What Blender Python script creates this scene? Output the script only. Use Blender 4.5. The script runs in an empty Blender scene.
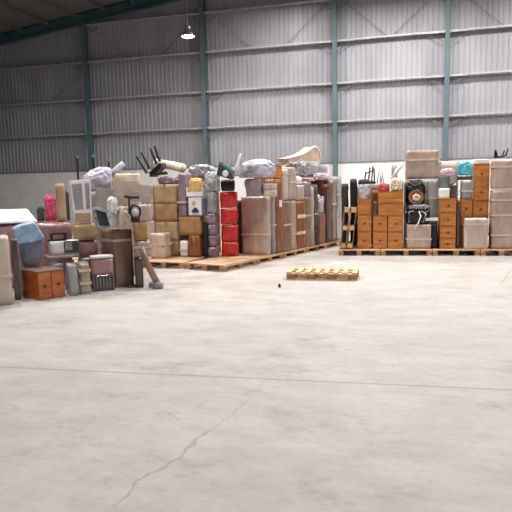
import bpy, bmesh, math, random
from mathutils import Vector, Matrix, noise
random.seed(7)
C = bpy.context.scene.collection
PI = math.pi
# ---------------------------------------------------------------- camera
F_PX, PITCH, ROLL, YAW, CAMH = 565.3, .1213, -.0226, -.2561, 1.7
cp, sp, cy, sy, cr, sr = math.cos(PITCH), math.sin(PITCH), math.cos(YAW), math.sin(YAW), math.cos(ROLL), math.sin(ROLL)
FW = Vector((sy*cp, cy*cp, -sp)); R0 = Vector((cy, -sy, 0)); U0 = R0.cross(FW)
RT = cr*R0 + sr*U0; UP = -sr*R0 + cr*U0
CAM = Vector((0, 0, CAMH))
cam = bpy.data.cameras.new('camera'); co = bpy.data.objects.new('camera', cam); C.objects.link(co)
co.matrix_world = Matrix(((RT.x, UP.x, -FW.x, 0), (RT.y, UP.y, -FW.y, 0), (RT.z, UP.z, -FW.z, CAMH), (0, 0, 0, 1)))
cam.sensor_width = 36; cam.lens = 36*F_PX/512; cam.clip_end = 200; cam.clip_start = .05
bpy.context.scene.camera = co
def ray(u, v): return (RT*(u-256)/F_PX - UP*(v-256)/F_PX + FW)
def fl(u, v, z=0.0):
    d = ray(u, v); return CAM + d*((z-CAMH)/d.z)

# ---------------------------------------------------------------- materials
MATS = {}
def lin(c): return tuple((x/255/12.92 if x/255 <= .04045 else ((x/255+.055)/1.055)**2.4) for x in c)
def mat(name, col, col2=None, rough=.6, scale=6, stretch=(1, 1, 1), bump=.0, bscale=None, metal=0, coat=0, lo=.35, hi=.65, wood=False, film=False, emit=None, trans=0, detail=4):
    if name in MATS: return MATS[name]
    m = bpy.data.materials.new(name); m.use_nodes = True; N = m.node_tree.nodes; L = m.node_tree.links
    b = N['Principled BSDF']; b.inputs['Roughness'].default_value = rough; b.inputs['Metallic'].default_value = metal
    if coat: b.inputs['Coat Weight'].default_value = coat; b.inputs['Coat Roughness'].default_value = .25
    if trans: b.inputs['Transmission Weight'].default_value = trans
    a = lin(col); c2 = lin(col2 or tuple(x*.8 for x in col))
    tc = N.new('ShaderNodeTexCoord'); mp = N.new('ShaderNodeMapping'); L.new(tc.outputs['Object'], mp.inputs[0])
    oi = N.new('ShaderNodeObjectInfo'); vm = N.new('ShaderNodeVectorMath'); vm.operation = 'SCALE'
    vm.inputs[0].default_value = (37, 91, 53); L.new(oi.outputs['Random'], vm.inputs['Scale']); L.new(vm.outputs[0], mp.inputs['Location'])
    mp.inputs['Scale'].default_value = stretch
    nz = N.new('ShaderNodeTexNoise'); nz.inputs['Scale'].default_value = scale; nz.inputs['Detail'].default_value = detail
    L.new(mp.outputs[0], nz.inputs['Vector'])
    if wood:
        nz.inputs['Distortion'].default_value = .6
    rp = N.new('ShaderNodeValToRGB'); rp.color_ramp.elements[0].position = lo; rp.color_ramp.elements[1].position = hi
    rp.color_ramp.elements[0].color = (*c2, 1); rp.color_ramp.elements[1].color = (*a, 1)
    L.new(nz.outputs['Fac'], rp.inputs[0]); L.new(rp.outputs[0], b.inputs['Base Color'])
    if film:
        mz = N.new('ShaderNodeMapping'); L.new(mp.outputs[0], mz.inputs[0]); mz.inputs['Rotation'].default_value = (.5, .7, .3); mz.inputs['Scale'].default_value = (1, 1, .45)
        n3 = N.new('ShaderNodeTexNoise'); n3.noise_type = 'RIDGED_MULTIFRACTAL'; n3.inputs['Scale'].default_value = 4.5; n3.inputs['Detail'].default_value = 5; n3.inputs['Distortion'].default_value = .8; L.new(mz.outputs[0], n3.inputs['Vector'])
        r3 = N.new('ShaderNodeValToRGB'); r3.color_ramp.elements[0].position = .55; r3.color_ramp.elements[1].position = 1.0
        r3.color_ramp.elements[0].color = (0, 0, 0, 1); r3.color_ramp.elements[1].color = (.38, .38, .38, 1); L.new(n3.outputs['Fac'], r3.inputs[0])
        mx = N.new('ShaderNodeMix'); mx.data_type = 'RGBA'; L.new(r3.outputs[0], mx.inputs[0]); L.new(rp.outputs[0], mx.inputs[6]); mx.inputs[7].default_value = (*[min(1, q*1.7+.06) for q in a], 1)  # pale ridged streaks paint crumple highlights into the film colour
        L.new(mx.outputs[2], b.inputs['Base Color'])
    if bump:
        n2 = N.new('ShaderNodeTexNoise'); n2.inputs['Scale'].default_value = bscale or scale*2; n2.inputs['Detail'].default_value = 3
        L.new(mp.outputs[0], n2.inputs['Vector']); bp = N.new('ShaderNodeBump'); bp.inputs['Strength'].default_value = bump
        bp.inputs['Distance'].default_value = .02
        L.new(n2.outputs['Fac'], bp.inputs['Height']); L.new(bp.outputs[0], b.inputs['Normal'])
    if emit: b.inputs['Emission Color'].default_value = (*lin(emit[0]), 1); b.inputs['Emission Strength'].default_value = emit[1]
    MATS[name] = m; return m
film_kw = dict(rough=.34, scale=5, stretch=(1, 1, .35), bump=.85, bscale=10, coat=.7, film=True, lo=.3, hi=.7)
M = dict(
 kraft=mat('kraft cardboard', (176, 138, 98), (152, 114, 76), rough=.8, scale=4),
 kraft2=mat('pale cardboard', (190, 160, 126), (166, 136, 104), rough=.8, scale=4),
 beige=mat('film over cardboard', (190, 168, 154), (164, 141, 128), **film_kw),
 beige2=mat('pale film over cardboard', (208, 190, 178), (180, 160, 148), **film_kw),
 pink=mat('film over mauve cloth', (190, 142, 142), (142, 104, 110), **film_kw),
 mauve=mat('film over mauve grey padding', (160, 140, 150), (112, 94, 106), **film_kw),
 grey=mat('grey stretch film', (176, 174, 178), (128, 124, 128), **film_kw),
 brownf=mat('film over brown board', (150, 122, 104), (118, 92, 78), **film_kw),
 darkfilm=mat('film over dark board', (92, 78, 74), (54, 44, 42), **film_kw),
 silver=mat('crinkled silver film', (205, 205, 212), (130, 128, 136), rough=.3, scale=9, bump=.8, bscale=14, coat=.6),
 white=mat('white film', (244, 242, 241), (230, 226, 225), rough=.45, scale=5, bump=.3, coat=.3),
 blue=mat('pale blue film', (170, 196, 222), (128, 162, 204), rough=.35, scale=7, bump=.6, coat=.5),
 bluegrey=mat('film over blue plastic', (120, 132, 172), (108, 106, 116), rough=.35, scale=6, bump=.6, coat=.5),
 cyan=mat('turquoise plastic', (112, 200, 218), (70, 158, 184), rough=.4, scale=9, bump=.5, coat=.3),
 pinkcloth=mat('pink cloth', (224, 98, 132), (196, 66, 102), rough=.8, scale=10, bump=.5),
 rose=mat('rose cloth', (212, 90, 100), (180, 60, 76), rough=.7, scale=10, bump=.5),
 palepink=mat('pale pink film', (228, 196, 204), (196, 160, 176), rough=.4, scale=8, bump=.5, coat=.3),
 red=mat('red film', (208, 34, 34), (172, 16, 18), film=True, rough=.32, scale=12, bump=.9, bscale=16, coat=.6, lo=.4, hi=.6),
 black=mat('black plastic', (26, 24, 26), (18, 17, 18), rough=.4),
 charcoal=mat('charcoal cloth', (58, 54, 56), (34, 32, 34), rough=.7, scale=9, bump=.4),
 green=mat('dark green canvas', (92, 96, 84), (58, 60, 54), rough=.8, scale=9, bump=.5),
 greyplastic=mat('smooth grey plastic', (158, 158, 154), (140, 140, 136), rough=.4),
 lilac=mat('lilac grey bag', (196, 194, 208), (158, 154, 170), rough=.5, scale=7, bump=.5, coat=.2),
 purple=mat('purple grey bundle', (156, 138, 160), (100, 84, 104), rough=.4, scale=8, bump=.6, coat=.5),
 cream=mat('cream cloth', (226, 210, 190), (204, 186, 166), rough=.7, scale=7, bump=.4),
 yellow=mat('straw yellow cloth', (222, 186, 128), (200, 158, 96), rough=.7, scale=8, bump=.4),
 tan=mat('tan upholstery', (206, 184, 162), (186, 162, 140), rough=.8, scale=6, bump=.3),
 wicker=mat('wicker', (190, 146, 104), (128, 86, 58), rough=.7, scale=22, bump=.8),
 orange=mat('orange pine', (204, 134, 64), (168, 100, 42), rough=.4, scale=3, stretch=(1, 1, 7), wood=True, coat=.25),
 redwood=mat('red brown wood', (188, 106, 48), (150, 76, 30), rough=.38, scale=3, stretch=(1, 1, 6), wood=True, coat=.35),
 brownwood=mat('brown wood', (150, 96, 62), (120, 70, 42), rough=.45, scale=3, stretch=(6, 6, .8), wood=True, coat=.2),
 darkwood=mat('dark red wood', (98, 54, 44), (70, 34, 28), rough=.4, scale=3, stretch=(6, 6, .8), wood=True, coat=.2),
 pallet=mat('pallet wood', (214, 182, 150), (190, 154, 120), rough=.85, scale=4, stretch=(1, 5, 1), wood=True),
 pallet2=mat('yellow pallet wood', (224, 196, 156), (190, 154, 112), rough=.85, scale=4, stretch=(1, 5, 1), wood=True),
 block=mat('pallet block wood', (176, 134, 94), (138, 98, 62), rough=.9, scale=9),
 tape=mat('brown packing tape', (178, 140, 98), (166, 128, 86), rough=.25),
 cleartape=mat('clear tape', (214, 196, 182), (196, 178, 166), rough=.2),
 label=mat('white paper label', (236, 234, 230), (226, 224, 220), rough=.6),
 knob=mat('dark knob', (66, 36, 22), (50, 28, 16), rough=.4),
 glass=mat('dark glass', (70, 72, 76), (40, 42, 46), rough=.12, coat=.5),
 teal=mat('teal painted steel', (92, 112, 118), (82, 102, 107), rough=.5, scale=2),
 darkteal=mat('teal painted rafter', (62, 96, 98), (50, 80, 84), rough=.5, scale=2),
 galv=mat('galvanised steel', (190, 188, 188), (172, 170, 172), rough=.45, scale=5, metal=.2),
 galvd=mat('dull galvanised rod', (120, 116, 116), (104, 100, 100), rough=.5),
)

# ---------------------------------------------------------------- object helpers
def link(name, bm, m, parent=None, smooth=False):
    me = bpy.data.meshes.new(name); bm.normal_update(); bm.to_mesh(me); bm.free()
    me.materials.append(m)
    if smooth: me.shade_smooth()
    o = bpy.data.objects.new(name, me); C.objects.link(o)
    if parent: o.parent = parent
    return o
def bx(bm, x0, x1, y0, y1, z0, z1, M4=None):
    vs = [bm.verts.new((x, y, z)) for x in (x0, x1) for y in (y0, y1) for z in (z0, z1)]
    for f in ((0, 1, 3, 2), (4, 6, 7, 5), (0, 4, 5, 1), (2, 3, 7, 6), (0, 2, 6, 4), (1, 5, 7, 3)):
        bm.faces.new([vs[i] for i in f])
    if M4: bmesh.ops.transform(bm, matrix=M4, verts=vs)
    return vs
def box(x0, x1, y0, y1, z0, z1, bevel=0):
    bm = bmesh.new(); bx(bm, x0, x1, y0, y1, z0, z1)
    if bevel: bmesh.ops.bevel(bm, geom=bm.edges[:], offset=bevel, segments=2, affect='EDGES')
    return bm
def tube(bm, pts, r, n=8, r2=None):
    pts = [Vector(p) for p in pts]; rings = []
    for i, p in enumerate(pts):
        d = (pts[min(i+1, len(pts)-1)] - pts[max(i-1, 0)]).normalized()
        a = d.cross(Vector((0, 0, 1)));
        if a.length < .05: a = d.cross(Vector((1, 0, 0)))
        a.normalize(); b = d.cross(a)
        t = i/(len(pts)-1); rr = r if r2 is None else r*(1-t)+r2*t
        rings.append([bm.verts.new(p + a*rr*math.cos(2*PI*k/n) + b*rr*math.sin(2*PI*k/n)) for k in range(n)])
    for A, B in zip(rings, rings[1:]):
        for k in range(n): bm.faces.new((A[k], A[(k+1) % n], B[(k+1) % n], B[k]))
    bm.faces.new(rings[0][::-1]); bm.faces.new(rings[-1])
    return bm
def lathe(bm, prof, n=20, c=(0, 0, 0)):
    rings = [[bm.verts.new((c[0]+r*math.cos(2*PI*k/n), c[1]+r*math.sin(2*PI*k/n), c[2]+z)) for k in range(n)] for r, z in prof]
    for A, B in zip(rings, rings[1:]):
        for k in range(n): bm.faces.new((A[k], A[(k+1) % n], B[(k+1) % n], B[k]))
    bm.faces.new(rings[0][::-1]); bm.faces.new(rings[-1])
    return bm
def softbox(w, d, h, amp=.012, seg=None, rnd=.03, flatbase=True, freq=5, taper=0):
    """a box with soft, wrinkled sides: origin in the middle of the front bottom edge, depth along +y"""
    bm = bmesh.new(); nx, ny, nz = [max(4, min(14, int(s/.07))) for s in (w, d, h)]
    off = Vector((random.random()*50, random.random()*50, random.random()*50)); V = {}
    def v(i, j, k):
        key = (i, j, k)
        if key not in V:
            p = Vector(((i/nx-.5)*w, (j/ny-.5)*d, (k/nz-.5)*h))
            q = Vector([math.copysign(min(abs(p[a]), s/2-rnd), p[a]) for a, s in enumerate((w, d, h))])
            e = p-q
            if e.length > 1e-6: p = q + e.normalized()*min(rnd, max(abs(x) for x in e))
            nrm = Vector((p.x/w*2, p.y/d*2, p.z/h*2)); nrm = Vector([x**5 for x in nrm])
            if nrm.length > 1e-6: nrm.normalize()
            a = noise.noise(p*freq+off)*amp*1.3 - amp*.8
            p = p + nrm*a
            if taper: s = 1-taper*(p.z/h+.5); p.x *= s; p.y *= s
            if flatbase and k == 0: p.z = -h/2
            V[key] = bm.verts.new(p + Vector((0, d/2, h/2)))
        return V[key]
    for i in range(nx):
        for k in range(nz):
            for j, fl_ in ((0, 1), (ny, 0)):
                q = [v(i, j, k), v(i+1, j, k), v(i+1, j, k+1), v(i, j, k+1)]; bm.faces.new(q if fl_ else q[::-1])
    for j in range(ny):
        for k in range(nz):
            for i, fl_ in ((0, 0), (nx, 1)):
                q = [v(i, j, k), v(i, j+1, k), v(i, j+1, k+1), v(i, j, k+1)]; bm.faces.new(q if fl_ else q[::-1])
    for i in range(nx):
        for j in range(ny):
            for k, fl_ in ((0, 0), (nz, 1)):
                q = [v(i, j, k), v(i+1, j, k), v(i+1, j+1, k), v(i, j+1, k)]; bm.faces.new(q if fl_ else q[::-1])
    return bm
def blob(w, d, h, amp=.18, freq=2.2, flat=.35, lump=None, pw=.7):
    """a soft bag: super-ellipsoid with folds and a flat underside; same origin as softbox"""
    bm = bmesh.new(); bmesh.ops.create_icosphere(bm, subdivisions=5, radius=1)
    off = Vector((random.random()*50, random.random()*50, random.random()*50))
    for v in bm.verts:
        n = v.co.normalized(); p = Vector([math.copysign(abs(x)**pw, x) for x in n])
        s = 1 + amp*noise.noise(n*freq+off) + amp*.35*noise.noise(n*freq*3.1+off) + .10 - .30*amp/.18*abs(noise.noise(n*freq*1.7+off*2)) - .16*amp/.18*abs(noise.noise(Vector((n.x*2, n.y*2, n.z))*freq*2.3+off*3))
        p *= s*.96
        if lump: p.z += lump(p.x, p.y)
        v.co = p
    lo = [min(v.co[a] for v in bm.verts) for a in range(3)]; hi = [max(v.co[a] for v in bm.verts) for a in range(3)]
    lo[2] = lo[2]*(1-flat)
    for v in bm.verts:
        v.co.z = max(v.co.z, lo[2])
        v.co = Vector([((v.co[a]-lo[a])/(hi[a]-lo[a])-(.5 if a < 2 else 0))*s for a, s in enumerate((w, d, h))]) + Vector((0, d/2, 0))
    return bm

class Fr:
    """a vertical face seen between two image columns, standing at a real depth and height"""
    def __init__(s, x0, x1, P, yaw, zb, depth):
        s.T = Vector((math.cos(yaw), math.sin(yaw), 0)); s.N = Vector((-math.sin(yaw), math.cos(yaw), 0)); s.yaw = yaw
        s.P = Vector((P.x, P.y, 0)); s.zb = zb; s.depth = depth
        def hit(u, v=None):
            vv = 225 if v is None else v; d = ray(u, vv); return CAM + d*((s.P-CAM).dot(s.N)/d.dot(s.N))
        s.hit = hit
        a, b = hit(x0), hit(x1); a.z = b.z = 0
        s.w = (b-a).dot(s.T); s.c = (a+b)/2; s.cx = (x0+x1)/2; s.x0, s.x1 = x0, x1
        s.z = zb
    def zp(s, py): return s.hit(s.cx, py).z
    def upx(s, px, py=225):
        p = s.hit(px, py); return (p-s.c).dot(s.T)
    def at(s, dx=0, dy=0, z=None):
        p = s.c + s.T*dx + s.N*dy; p.z = s.z if z is None else z; return p
def fr(x0, x1, py, zb=0, yaw=None, depth=.5, P=None):
    cx = (x0+x1)/2
    if P is None: P = fl(cx, py, zb)
    if yaw is None: yaw = -YAW - math.atan((cx-256)/F_PX)
    return Fr(x0, x1, P, yaw, zb, depth)
ALL = []
def thing(name, label, cat, loc, yaw=0, group=None):
    o = bpy.data.objects.new(name, None); o.empty_display_size = .1; C.objects.link(o)
    o.location = loc; o.rotation_euler = (0, 0, yaw); o['label'] = label; o['category'] = cat
    if group: o['group'] = group
    ALL.append(o); return o
def tag(o, label, cat, group=None):
    o['label'] = label; o['category'] = cat
    if group: o['group'] = group
    return o
G = .003
def carton(f, top, label, m='kraft', tape='tape', w=None, dx=0, dy=0, d=None, group=None, name='cardboard_box', flap=True, cat='box'):
    w = w or f.w; d = d or f.depth; h = f.zp(top)-f.z
    t = thing(name, label, cat, f.at(dx, dy), f.yaw, group)
    link('body', softbox(w-G, d, h-G, amp=.005, rnd=.012), M[m], t, True)
    if tape:
        bm = bmesh.new(); bx(bm, -.03, .03, -.002, d+.002, h-G-.001, h-G+.0015); bx(bm, -.03, .03, -.003, .001, h*.72, h-G)
        link('packing_tape', bm, M[tape], t)
    f.z += h+.001; return t
def wrapped(f, top, label, m='beige', w=None, dx=0, dy=0, d=None, group=None, bands=(.35,), amp=.012, name='wrapped_carton', rnd=.03, cat='package', taper=0, vband=False, lab=False):
    w = w or f.w; d = d or f.depth; h = f.zp(top)-f.z
    t = thing(name, label, cat, f.at(dx, dy), f.yaw, group)
    link('wrapping', softbox(w-G, d, h-G, amp=amp, rnd=rnd, taper=taper), M[m], t, True)
    for k in bands:
        z = h*k; bm = bmesh.new(); e = .0
        bx(bm, -w/2-.001, w/2+.001, -.003, .012, z, z+.045); bx(bm, w/2-.015, w/2+.001, .0, d, z, z+.045); bx(bm, -w/2-.001, -w/2+.015, 0, d, z, z+.045)
        link('tape_band', bm, M['cleartape'], t)
    if lab:
        bm = bmesh.new(); bx(bm, -.05, .04, -.006, .004, h*.74, h*.74+.16); link('paper_label', bm, M['label'], t)
    f.z += h+.001; return t
def chest(f, top, label, m='orange', nd=1, nc=1, knob=True, dx=0, w=None, group=None, top_m=None, d=None, name='wooden_chest', cat='chest', dy=0):
    w = w or f.w; d = d or f.depth; h = f.zp(top)-f.z-.002
    t = thing(name, label, cat, f.at(dx, dy), f.yaw, group)
    b = .018
    bm = bmesh.new(); e = .004
    bx(bm, -w/2+e, w/2-e, .02, d, 0.0, h-b)
    link('body', bm, M[m], t)
    link('top_board', box(-w/2+.001, w/2-.001, 0, d, h-b, h, .004), M[top_m or m], t)
    dh = (h-b)/nd; dw = (w-2*e)/nc
    for i in range(nd):
        for j in range(nc):
            x0 = -w/2+e+j*dw; z0 = i*dh
            dr = link('drawer', box(x0+.008, x0+dw-.008, .004, .022, z0+.008, z0+dh-.006, .004), M[m], t)
            if knob:
                bm = bmesh.new(); lathe(bm, [(.0, 0), (.018, .002), (.024, .014), (.016, .024), (.001, .026)], 12)
                bmesh.ops.transform(bm, matrix=Matrix.Translation((x0+dw*.5, .005, z0+dh*.5)) @ Matrix.Rotation(PI/2, 4, 'X'), verts=bm.verts)
                link('knob', bm, M['knob'], dr, True)
    f.z += h+.003; return t
def bag(f, top, label, m='grey', w=None, dx=0, dy=0, d=None, name='plastic_bag', cat='bag', amp=.18, knot=False, lump=None, tilt=0, group=None, flat=.35, pw=.7, freq=2.2, keep=False):
    w = w or f.w; d = d or f.depth; h = f.zp(top)-f.z
    o = link(name, blob(w, d, h-G, amp=amp, lump=lump, flat=flat, pw=pw, freq=freq), M[m], None, True)
    o.location = f.at(dx, dy); o.rotation_euler = (0, 0, f.yaw); tag(o, label, cat, group)
    if knot:
        bm = bmesh.new(); tube(bm, [(0, d/2, h*.9), (.02, d/2, h*1.02), (.07, d/2-.02, h+.1)], .035, 8, .06); link('knot', bm, M[m], o, True)
    if not keep: f.z += h
    return o

# ---------------------------------------------------------------- the hall
WY = 24.0
def struct(name, bm, m, label=None, cat=None, parent=None):
    o = link(name, bm, m, parent)
    if not parent:
        o['kind'] = 'structure'
        if label: o['label'] = label
        if cat: o['category'] = cat
    return o
# floor material: worn concrete with joints, a crack and stains
def floor_mat():
    m = bpy.data.materials.new('worn concrete'); m.use_nodes = True; N = m.node_tree.nodes; L = m.node_tree.links; b = N['Principled BSDF']
    tc = N.new('ShaderNodeTexCoord'); obj = tc.outputs['Object']
    def nz(scale, det=5, stretch=None, rough=.6):
        n = N.new('ShaderNodeTexNoise'); n.inputs['Scale'].default_value = scale; n.inputs['Detail'].default_value = det; n.inputs['Roughness'].default_value = rough
        if stretch:
            mp = N.new('ShaderNodeMapping'); mp.inputs['Scale'].default_value = stretch; mp.inputs['Rotation'].default_value = (0, 0, -.07); L.new(obj, mp.inputs[0]); L.new(mp.outputs[0], n.inputs['Vector'])
        else: L.new(obj, n.inputs['Vector'])
        return n.outputs['Fac']
    def ramp(f, p0, c0, p1, c1):
        r = N.new('ShaderNodeValToRGB'); r.color_ramp.elements[0].position = p0; r.color_ramp.elements[0].color = (*c0, 1)
        r.color_ramp.elements[1].position = p1; r.color_ramp.elements[1].color = (*c1, 1); L.new(f, r.inputs[0]); return r.outputs[0]
    def mix(kind, a, bb, fac=1):
        x = N.new('ShaderNodeMix'); x.data_type = 'RGBA'; x.blend_type = kind
        if isinstance(fac, (int, float)): x.inputs[0].default_value = fac
        else: L.new(fac, x.inputs[0])
        L.new(a, x.inputs[6])
        if isinstance(bb, tuple): x.inputs[7].default_value = (*bb, 1)
        else: L.new(bb, x.inputs[7])
        return x.outputs[2]
    def mth(op, a, bb=None, c=None):
        x = N.new('ShaderNodeMath'); x.operation = op
        for i, q in enumerate((a, bb, c)):
            if q is None: continue
            if isinstance(q, (int, float)): x.inputs[i].default_value = q
            else: L.new(q, x.inputs[i])
        return x.outputs[0]
    base = ramp(nz(.35, 6), .3, lin((180, 174, 170)), .7, lin((197, 191, 187)))
    col = mix('MULTIPLY', base, ramp(nz(1.6, 8, (1, 2.2, 1), .7), .35, (.80, .79, .78), .62, (1, 1, 1)), .9)
    col = mix('MULTIPLY', col, ramp(nz(14, 6, None, .7), .3, (.86, .86, .86), .6, (1, 1, 1)), .8)
    col = mix('MULTIPLY', col, ramp(nz(.9, 9, (1, 1.6, 1), .75), .30, (.6, .58, .57), .46, (1, 1, 1)), .8)
    sx = N.new('ShaderNodeSeparateXYZ'); L.new(obj, sx.inputs[0]); X, Y = sx.outputs[0], sx.outputs[1]
    wob = mth('SUBTRACT', nz(2.0, 3), .5); wob2 = mth('SUBTRACT', nz(9, 4), .5)
    def line(p, q, wd, amp, amp2, dark, ends=True):
        p, q = Vector(p[:2]), Vector(q[:2]); t = (q-p).normalized(); n = Vector((-t.y, t.x)); Ln = (q-p).length
        d = mth('ADD', mth('MULTIPLY', X, n.x), mth('MULTIPLY', Y, n.y)); d = mth('SUBTRACT', d, n.dot(p))
        d = mth('ADD', d, mth('MULTIPLY', wob, amp)); d = mth('ADD', d, mth('MULTIPLY', wob2, amp2)); d = mth('ABSOLUTE', d)
        f = N.new('ShaderNodeMapRange'); L.new(d, f.inputs[0]); f.inputs[1].default_value = wd*.4; f.inputs[2].default_value = wd; f.inputs[3].default_value = dark; f.inputs[4].default_value = 0
        f = f.outputs[0]
        if ends:
            s = mth('SUBTRACT', mth('ADD', mth('MULTIPLY', X, t.x), mth('MULTIPLY', Y, t.y)), t.dot(p))
            f = mth('MULTIPLY', f, mth('MULTIPLY', mth('GREATER_THAN', s, 0), mth('LESS_THAN', s, Ln)))
        return f
    lines = [line(fl(0, 367), fl(512, 390), .022, .0, .006, .42, False),
             line(fl(-60, 315.5), fl(560, 324), .012, .0, .004, .10, False),
             line(fl(262, 276), fl(330, 262), .02, 0, .006, .25),
             line(fl(501, 284), fl(511, 270), .02, 0, .006, .3),
             line(fl(112, 506), fl(205, 432), .014, .3, .05, .38), line(fl(205, 432), fl(250, 405), .011, .3, .05, .3),
             line(fl(165, 420), fl(300, 368), .014, .9, .04, .26), line(fl(190, 372), fl(420, 362), .016, .9, .03, .22),
             line(fl(20, 372), fl(210, 374), .01, 1.2, .02, .14)]
    for f in lines: col = mix('MIX', col, (.13, .115, .105), f)
    L.new(col, b.inputs['Base Color'])
    r = N.new('ShaderNodeMapRange'); L.new(nz(1.3, 6), r.inputs[0]); r.inputs[1].default_value = .3; r.inputs[2].default_value = .7; r.inputs[3].default_value = .42; r.inputs[4].default_value = .7
    L.new(r.outputs[0], b.inputs['Roughness'])
    bp = N.new('ShaderNodeBump'); bp.inputs['Strength'].default_value = .15; bp.inputs['Distance'].default_value = .01; L.new(nz(30, 5), bp.inputs['Height']); L.new(bp.outputs[0], b.inputs['Normal'])
    return m
struct('floor', box(-27, 27, -14, WY+.6, -.2, 0), floor_mat(), 'worn pale concrete floor of the warehouse', 'floor')
# painted masonry dado and corrugated cladding
MZ = 2.62
dado_m = mat('painted masonry', (236, 234, 232), (224, 222, 220), rough=.8, scale=2, bump=.1)
struct('wall_back', box(-27, 27, WY+.12, WY+.4, 0, MZ), dado_m, 'low white painted masonry wall under the metal cladding', 'wall')
clad_m = mat('galvanised cladding', (170, 170, 176), (156, 156, 163), rough=.5, scale=1.2, stretch=(1, 1, .3), metal=.15)
def cladding(L0, L1, z0f, z1f, y, pitch=.2):
    bm = bmesh.new(); x = L0; prev = None
    prof = ((0, 0), (.145, 0), (.155, -.032), (.188, -.032))
    while x < L1:
        for dx, dy in prof:
            a = bm.verts.new((x+dx, y+dy, z0f)); b_ = bm.verts.new((x+dx, y+dy, z1f(x+dx)))
            if prev: bm.faces.new((prev[0], a, b_, prev[1]))
            prev = (a, b_)
        x += pitch
    return bm
def roofz(x):
    rx = 3.0
    return 9.22 + .5 + .125*((x if x < rx else 2*rx-x)+14.06)
struct('wall_back', cladding(-26.5, 26.8, MZ-.02, lambda x: roofz(x)+.12, WY+.30), clad_m, 'tall grey corrugated metal wall at the back', 'wall')
struct('trim_1', box(-27, 27, WY+.09, WY+.32, MZ, MZ+.035), mat('drip flashing', (120, 118, 120), rough=.5), 'metal flashing on top of the low white wall', 'trim')
# girts: a Z-section rail per bay with sleeves at the columns
COLX = [-19.75, -14.1, -8.42, -2.76, 1.60, 7.3, 12.9]
GZ = [4.32, 5.86, 7.53, 9.15, 10.8]
ordinal = ['lowest', 'second lowest', 'third lowest', 'fourth', 'topmost']
def baynm(i): return ['leftmost', 'second', 'third', 'fourth', 'fifth', 'sixth'][i]
xs_ = [-26]+COLX
for gi, gz in enumerate(GZ):
    for bi in range(len(COLX)-1):
        x0, x1 = COLX[bi]+.02, COLX[bi+1]-.02
        if gz > roofz(max(x0, x1))-.35 or gz > roofz(x0)-.3: continue
        bm = bmesh.new()
        bx(bm, x0, x1, WY+.02, WY+.035, gz-.015, gz+.06); bx(bm, x0, x1, WY+.035, WY+.23, gz+.05, gz+.06); bx(bm, x0, x1, WY+.02, WY+.09, gz-.015, gz-.01)
        bm2 = bmesh.new()
        for xa, xb in ((x0, x0+.75), (x1-.75, x1)):
            bx(bm2, xa, xb, WY+.005, WY+.02, gz-.03, gz+.07); bx(bm2, xa, xb, WY+.005, WY+.23, gz+.0605, gz+.07)
        o = struct('wall_girt', bm, M['galv'], f'galvanised steel rail across the back wall, {ordinal[gi]} level, {baynm(bi)} bay from the left', 'rail')
        link('sleeve', bm2, M['galv'], o)
        if gi < 4:
            bm3 = bmesh.new()
            tube(bm3, [(x1+.0, WY-.02, gz-.42), (x1-.62, WY+.12, gz-.08)], .018, 6)
            tube(bm3, [(x0+.0, WY-.02, gz-.42), (x0+.62, WY+.12, gz-.08)], .018, 6)
            link('fly_brace', bm3, M['galvd'], o)
# diagonal sag rods between the upper girts
for bi in range(len(COLX)-1):
    x0, x1 = COLX[bi], COLX[bi+1]
    for (za, zb) in ((GZ[3], GZ[2]), (GZ[1]+.0, GZ[1]-.0)):
        if za == zb or za > roofz(x0)-.3: continue
        bm = bmesh.new()
        tube(bm, [(x0+.35, WY+.2, za-.05), (x0+2.1, WY+.2, zb+.05)], .011, 6); tube(bm, [(x1-.35, WY+.2, za-.05), (x1-2.1, WY+.2, zb+.05)], .011, 6)
        struct('sag_rod', bm, M['galvd'], f'pair of thin diagonal steel rods in the {baynm(bi)} bay of the back wall', 'rod')
bm = bmesh.new()
tube(bm, [(-19.4, WY+.2, 7.2), (-17.7, WY+.2, 5.95)], .011, 6); tube(bm, [(-14.4, WY+.2, 7.2), (-16.2, WY+.2, 5.95)], .011, 6)
struct('sag_rod', bm, M['galvd'], 'pair of thin diagonal steel rods lower in the leftmost bay', 'rod')
for i, x in enumerate(COLX):
    zt = roofz(x)-.5
    bm = bmesh.new(); w = .088
    bx(bm, x-w, x+w, WY-.18, WY-.165, 0, zt); bx(bm, x-w, x+w, WY+.085, WY+.10, 0, zt); bx(bm, x-.006, x+.006, WY-.165, WY+.085, 0, zt)
    for gz in GZ:
        if gz < zt: bx(bm, x-w, x+w, WY-.165, WY+.085, gz-.01, gz+.002)
    o = struct('steel_column', bm, M['teal'], f'teal steel column of the back wall, {["first", "second", "third", "fourth", "fifth", "sixth", "seventh"][i]} from the left', 'column')
# roof: rafter beams across, purlins along, corrugated sheet
def beam(Y, nm):
    bm = bmesh.new(); rx = 3.0
    for xa, xb in ((-26.5, rx), (rx, 26.5)):
        za, zb = roofz(xa)-.5, roofz(xb)-.5
        for (dy0, dy1, dz0, dz1) in ((-.1, .1, 0, .014), (-.1, .1, .42, .434), (-.006, .006, .014, .42)):
            vs = bx(bm, xa, xb, Y+dy0, Y+dy1, dz0, dz1)
            for v in vs: v.co.z += za if abs(v.co.x-xa) < 1e-4 else zb
        n = 14
        for k in range(1, n):
            xx = xa+(xb-xa)*k/n; zz = roofz(xx)-.5; bx(bm, xx-.005, xx+.005, Y-.095, Y+.095, zz+.014, zz+.42)
    return struct('roof_rafter', bm, M['darkteal'], nm, 'rafter')
beam(WY-.06, 'teal steel roof rafter along the top of the back wall')
beam(16, 'teal steel roof rafter one bay forward of the back wall'); beam(8, 'teal steel roof rafter over the middle of the hall'); beam(0, 'teal steel roof rafter over the viewer')
k = 0; x = -26
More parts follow.
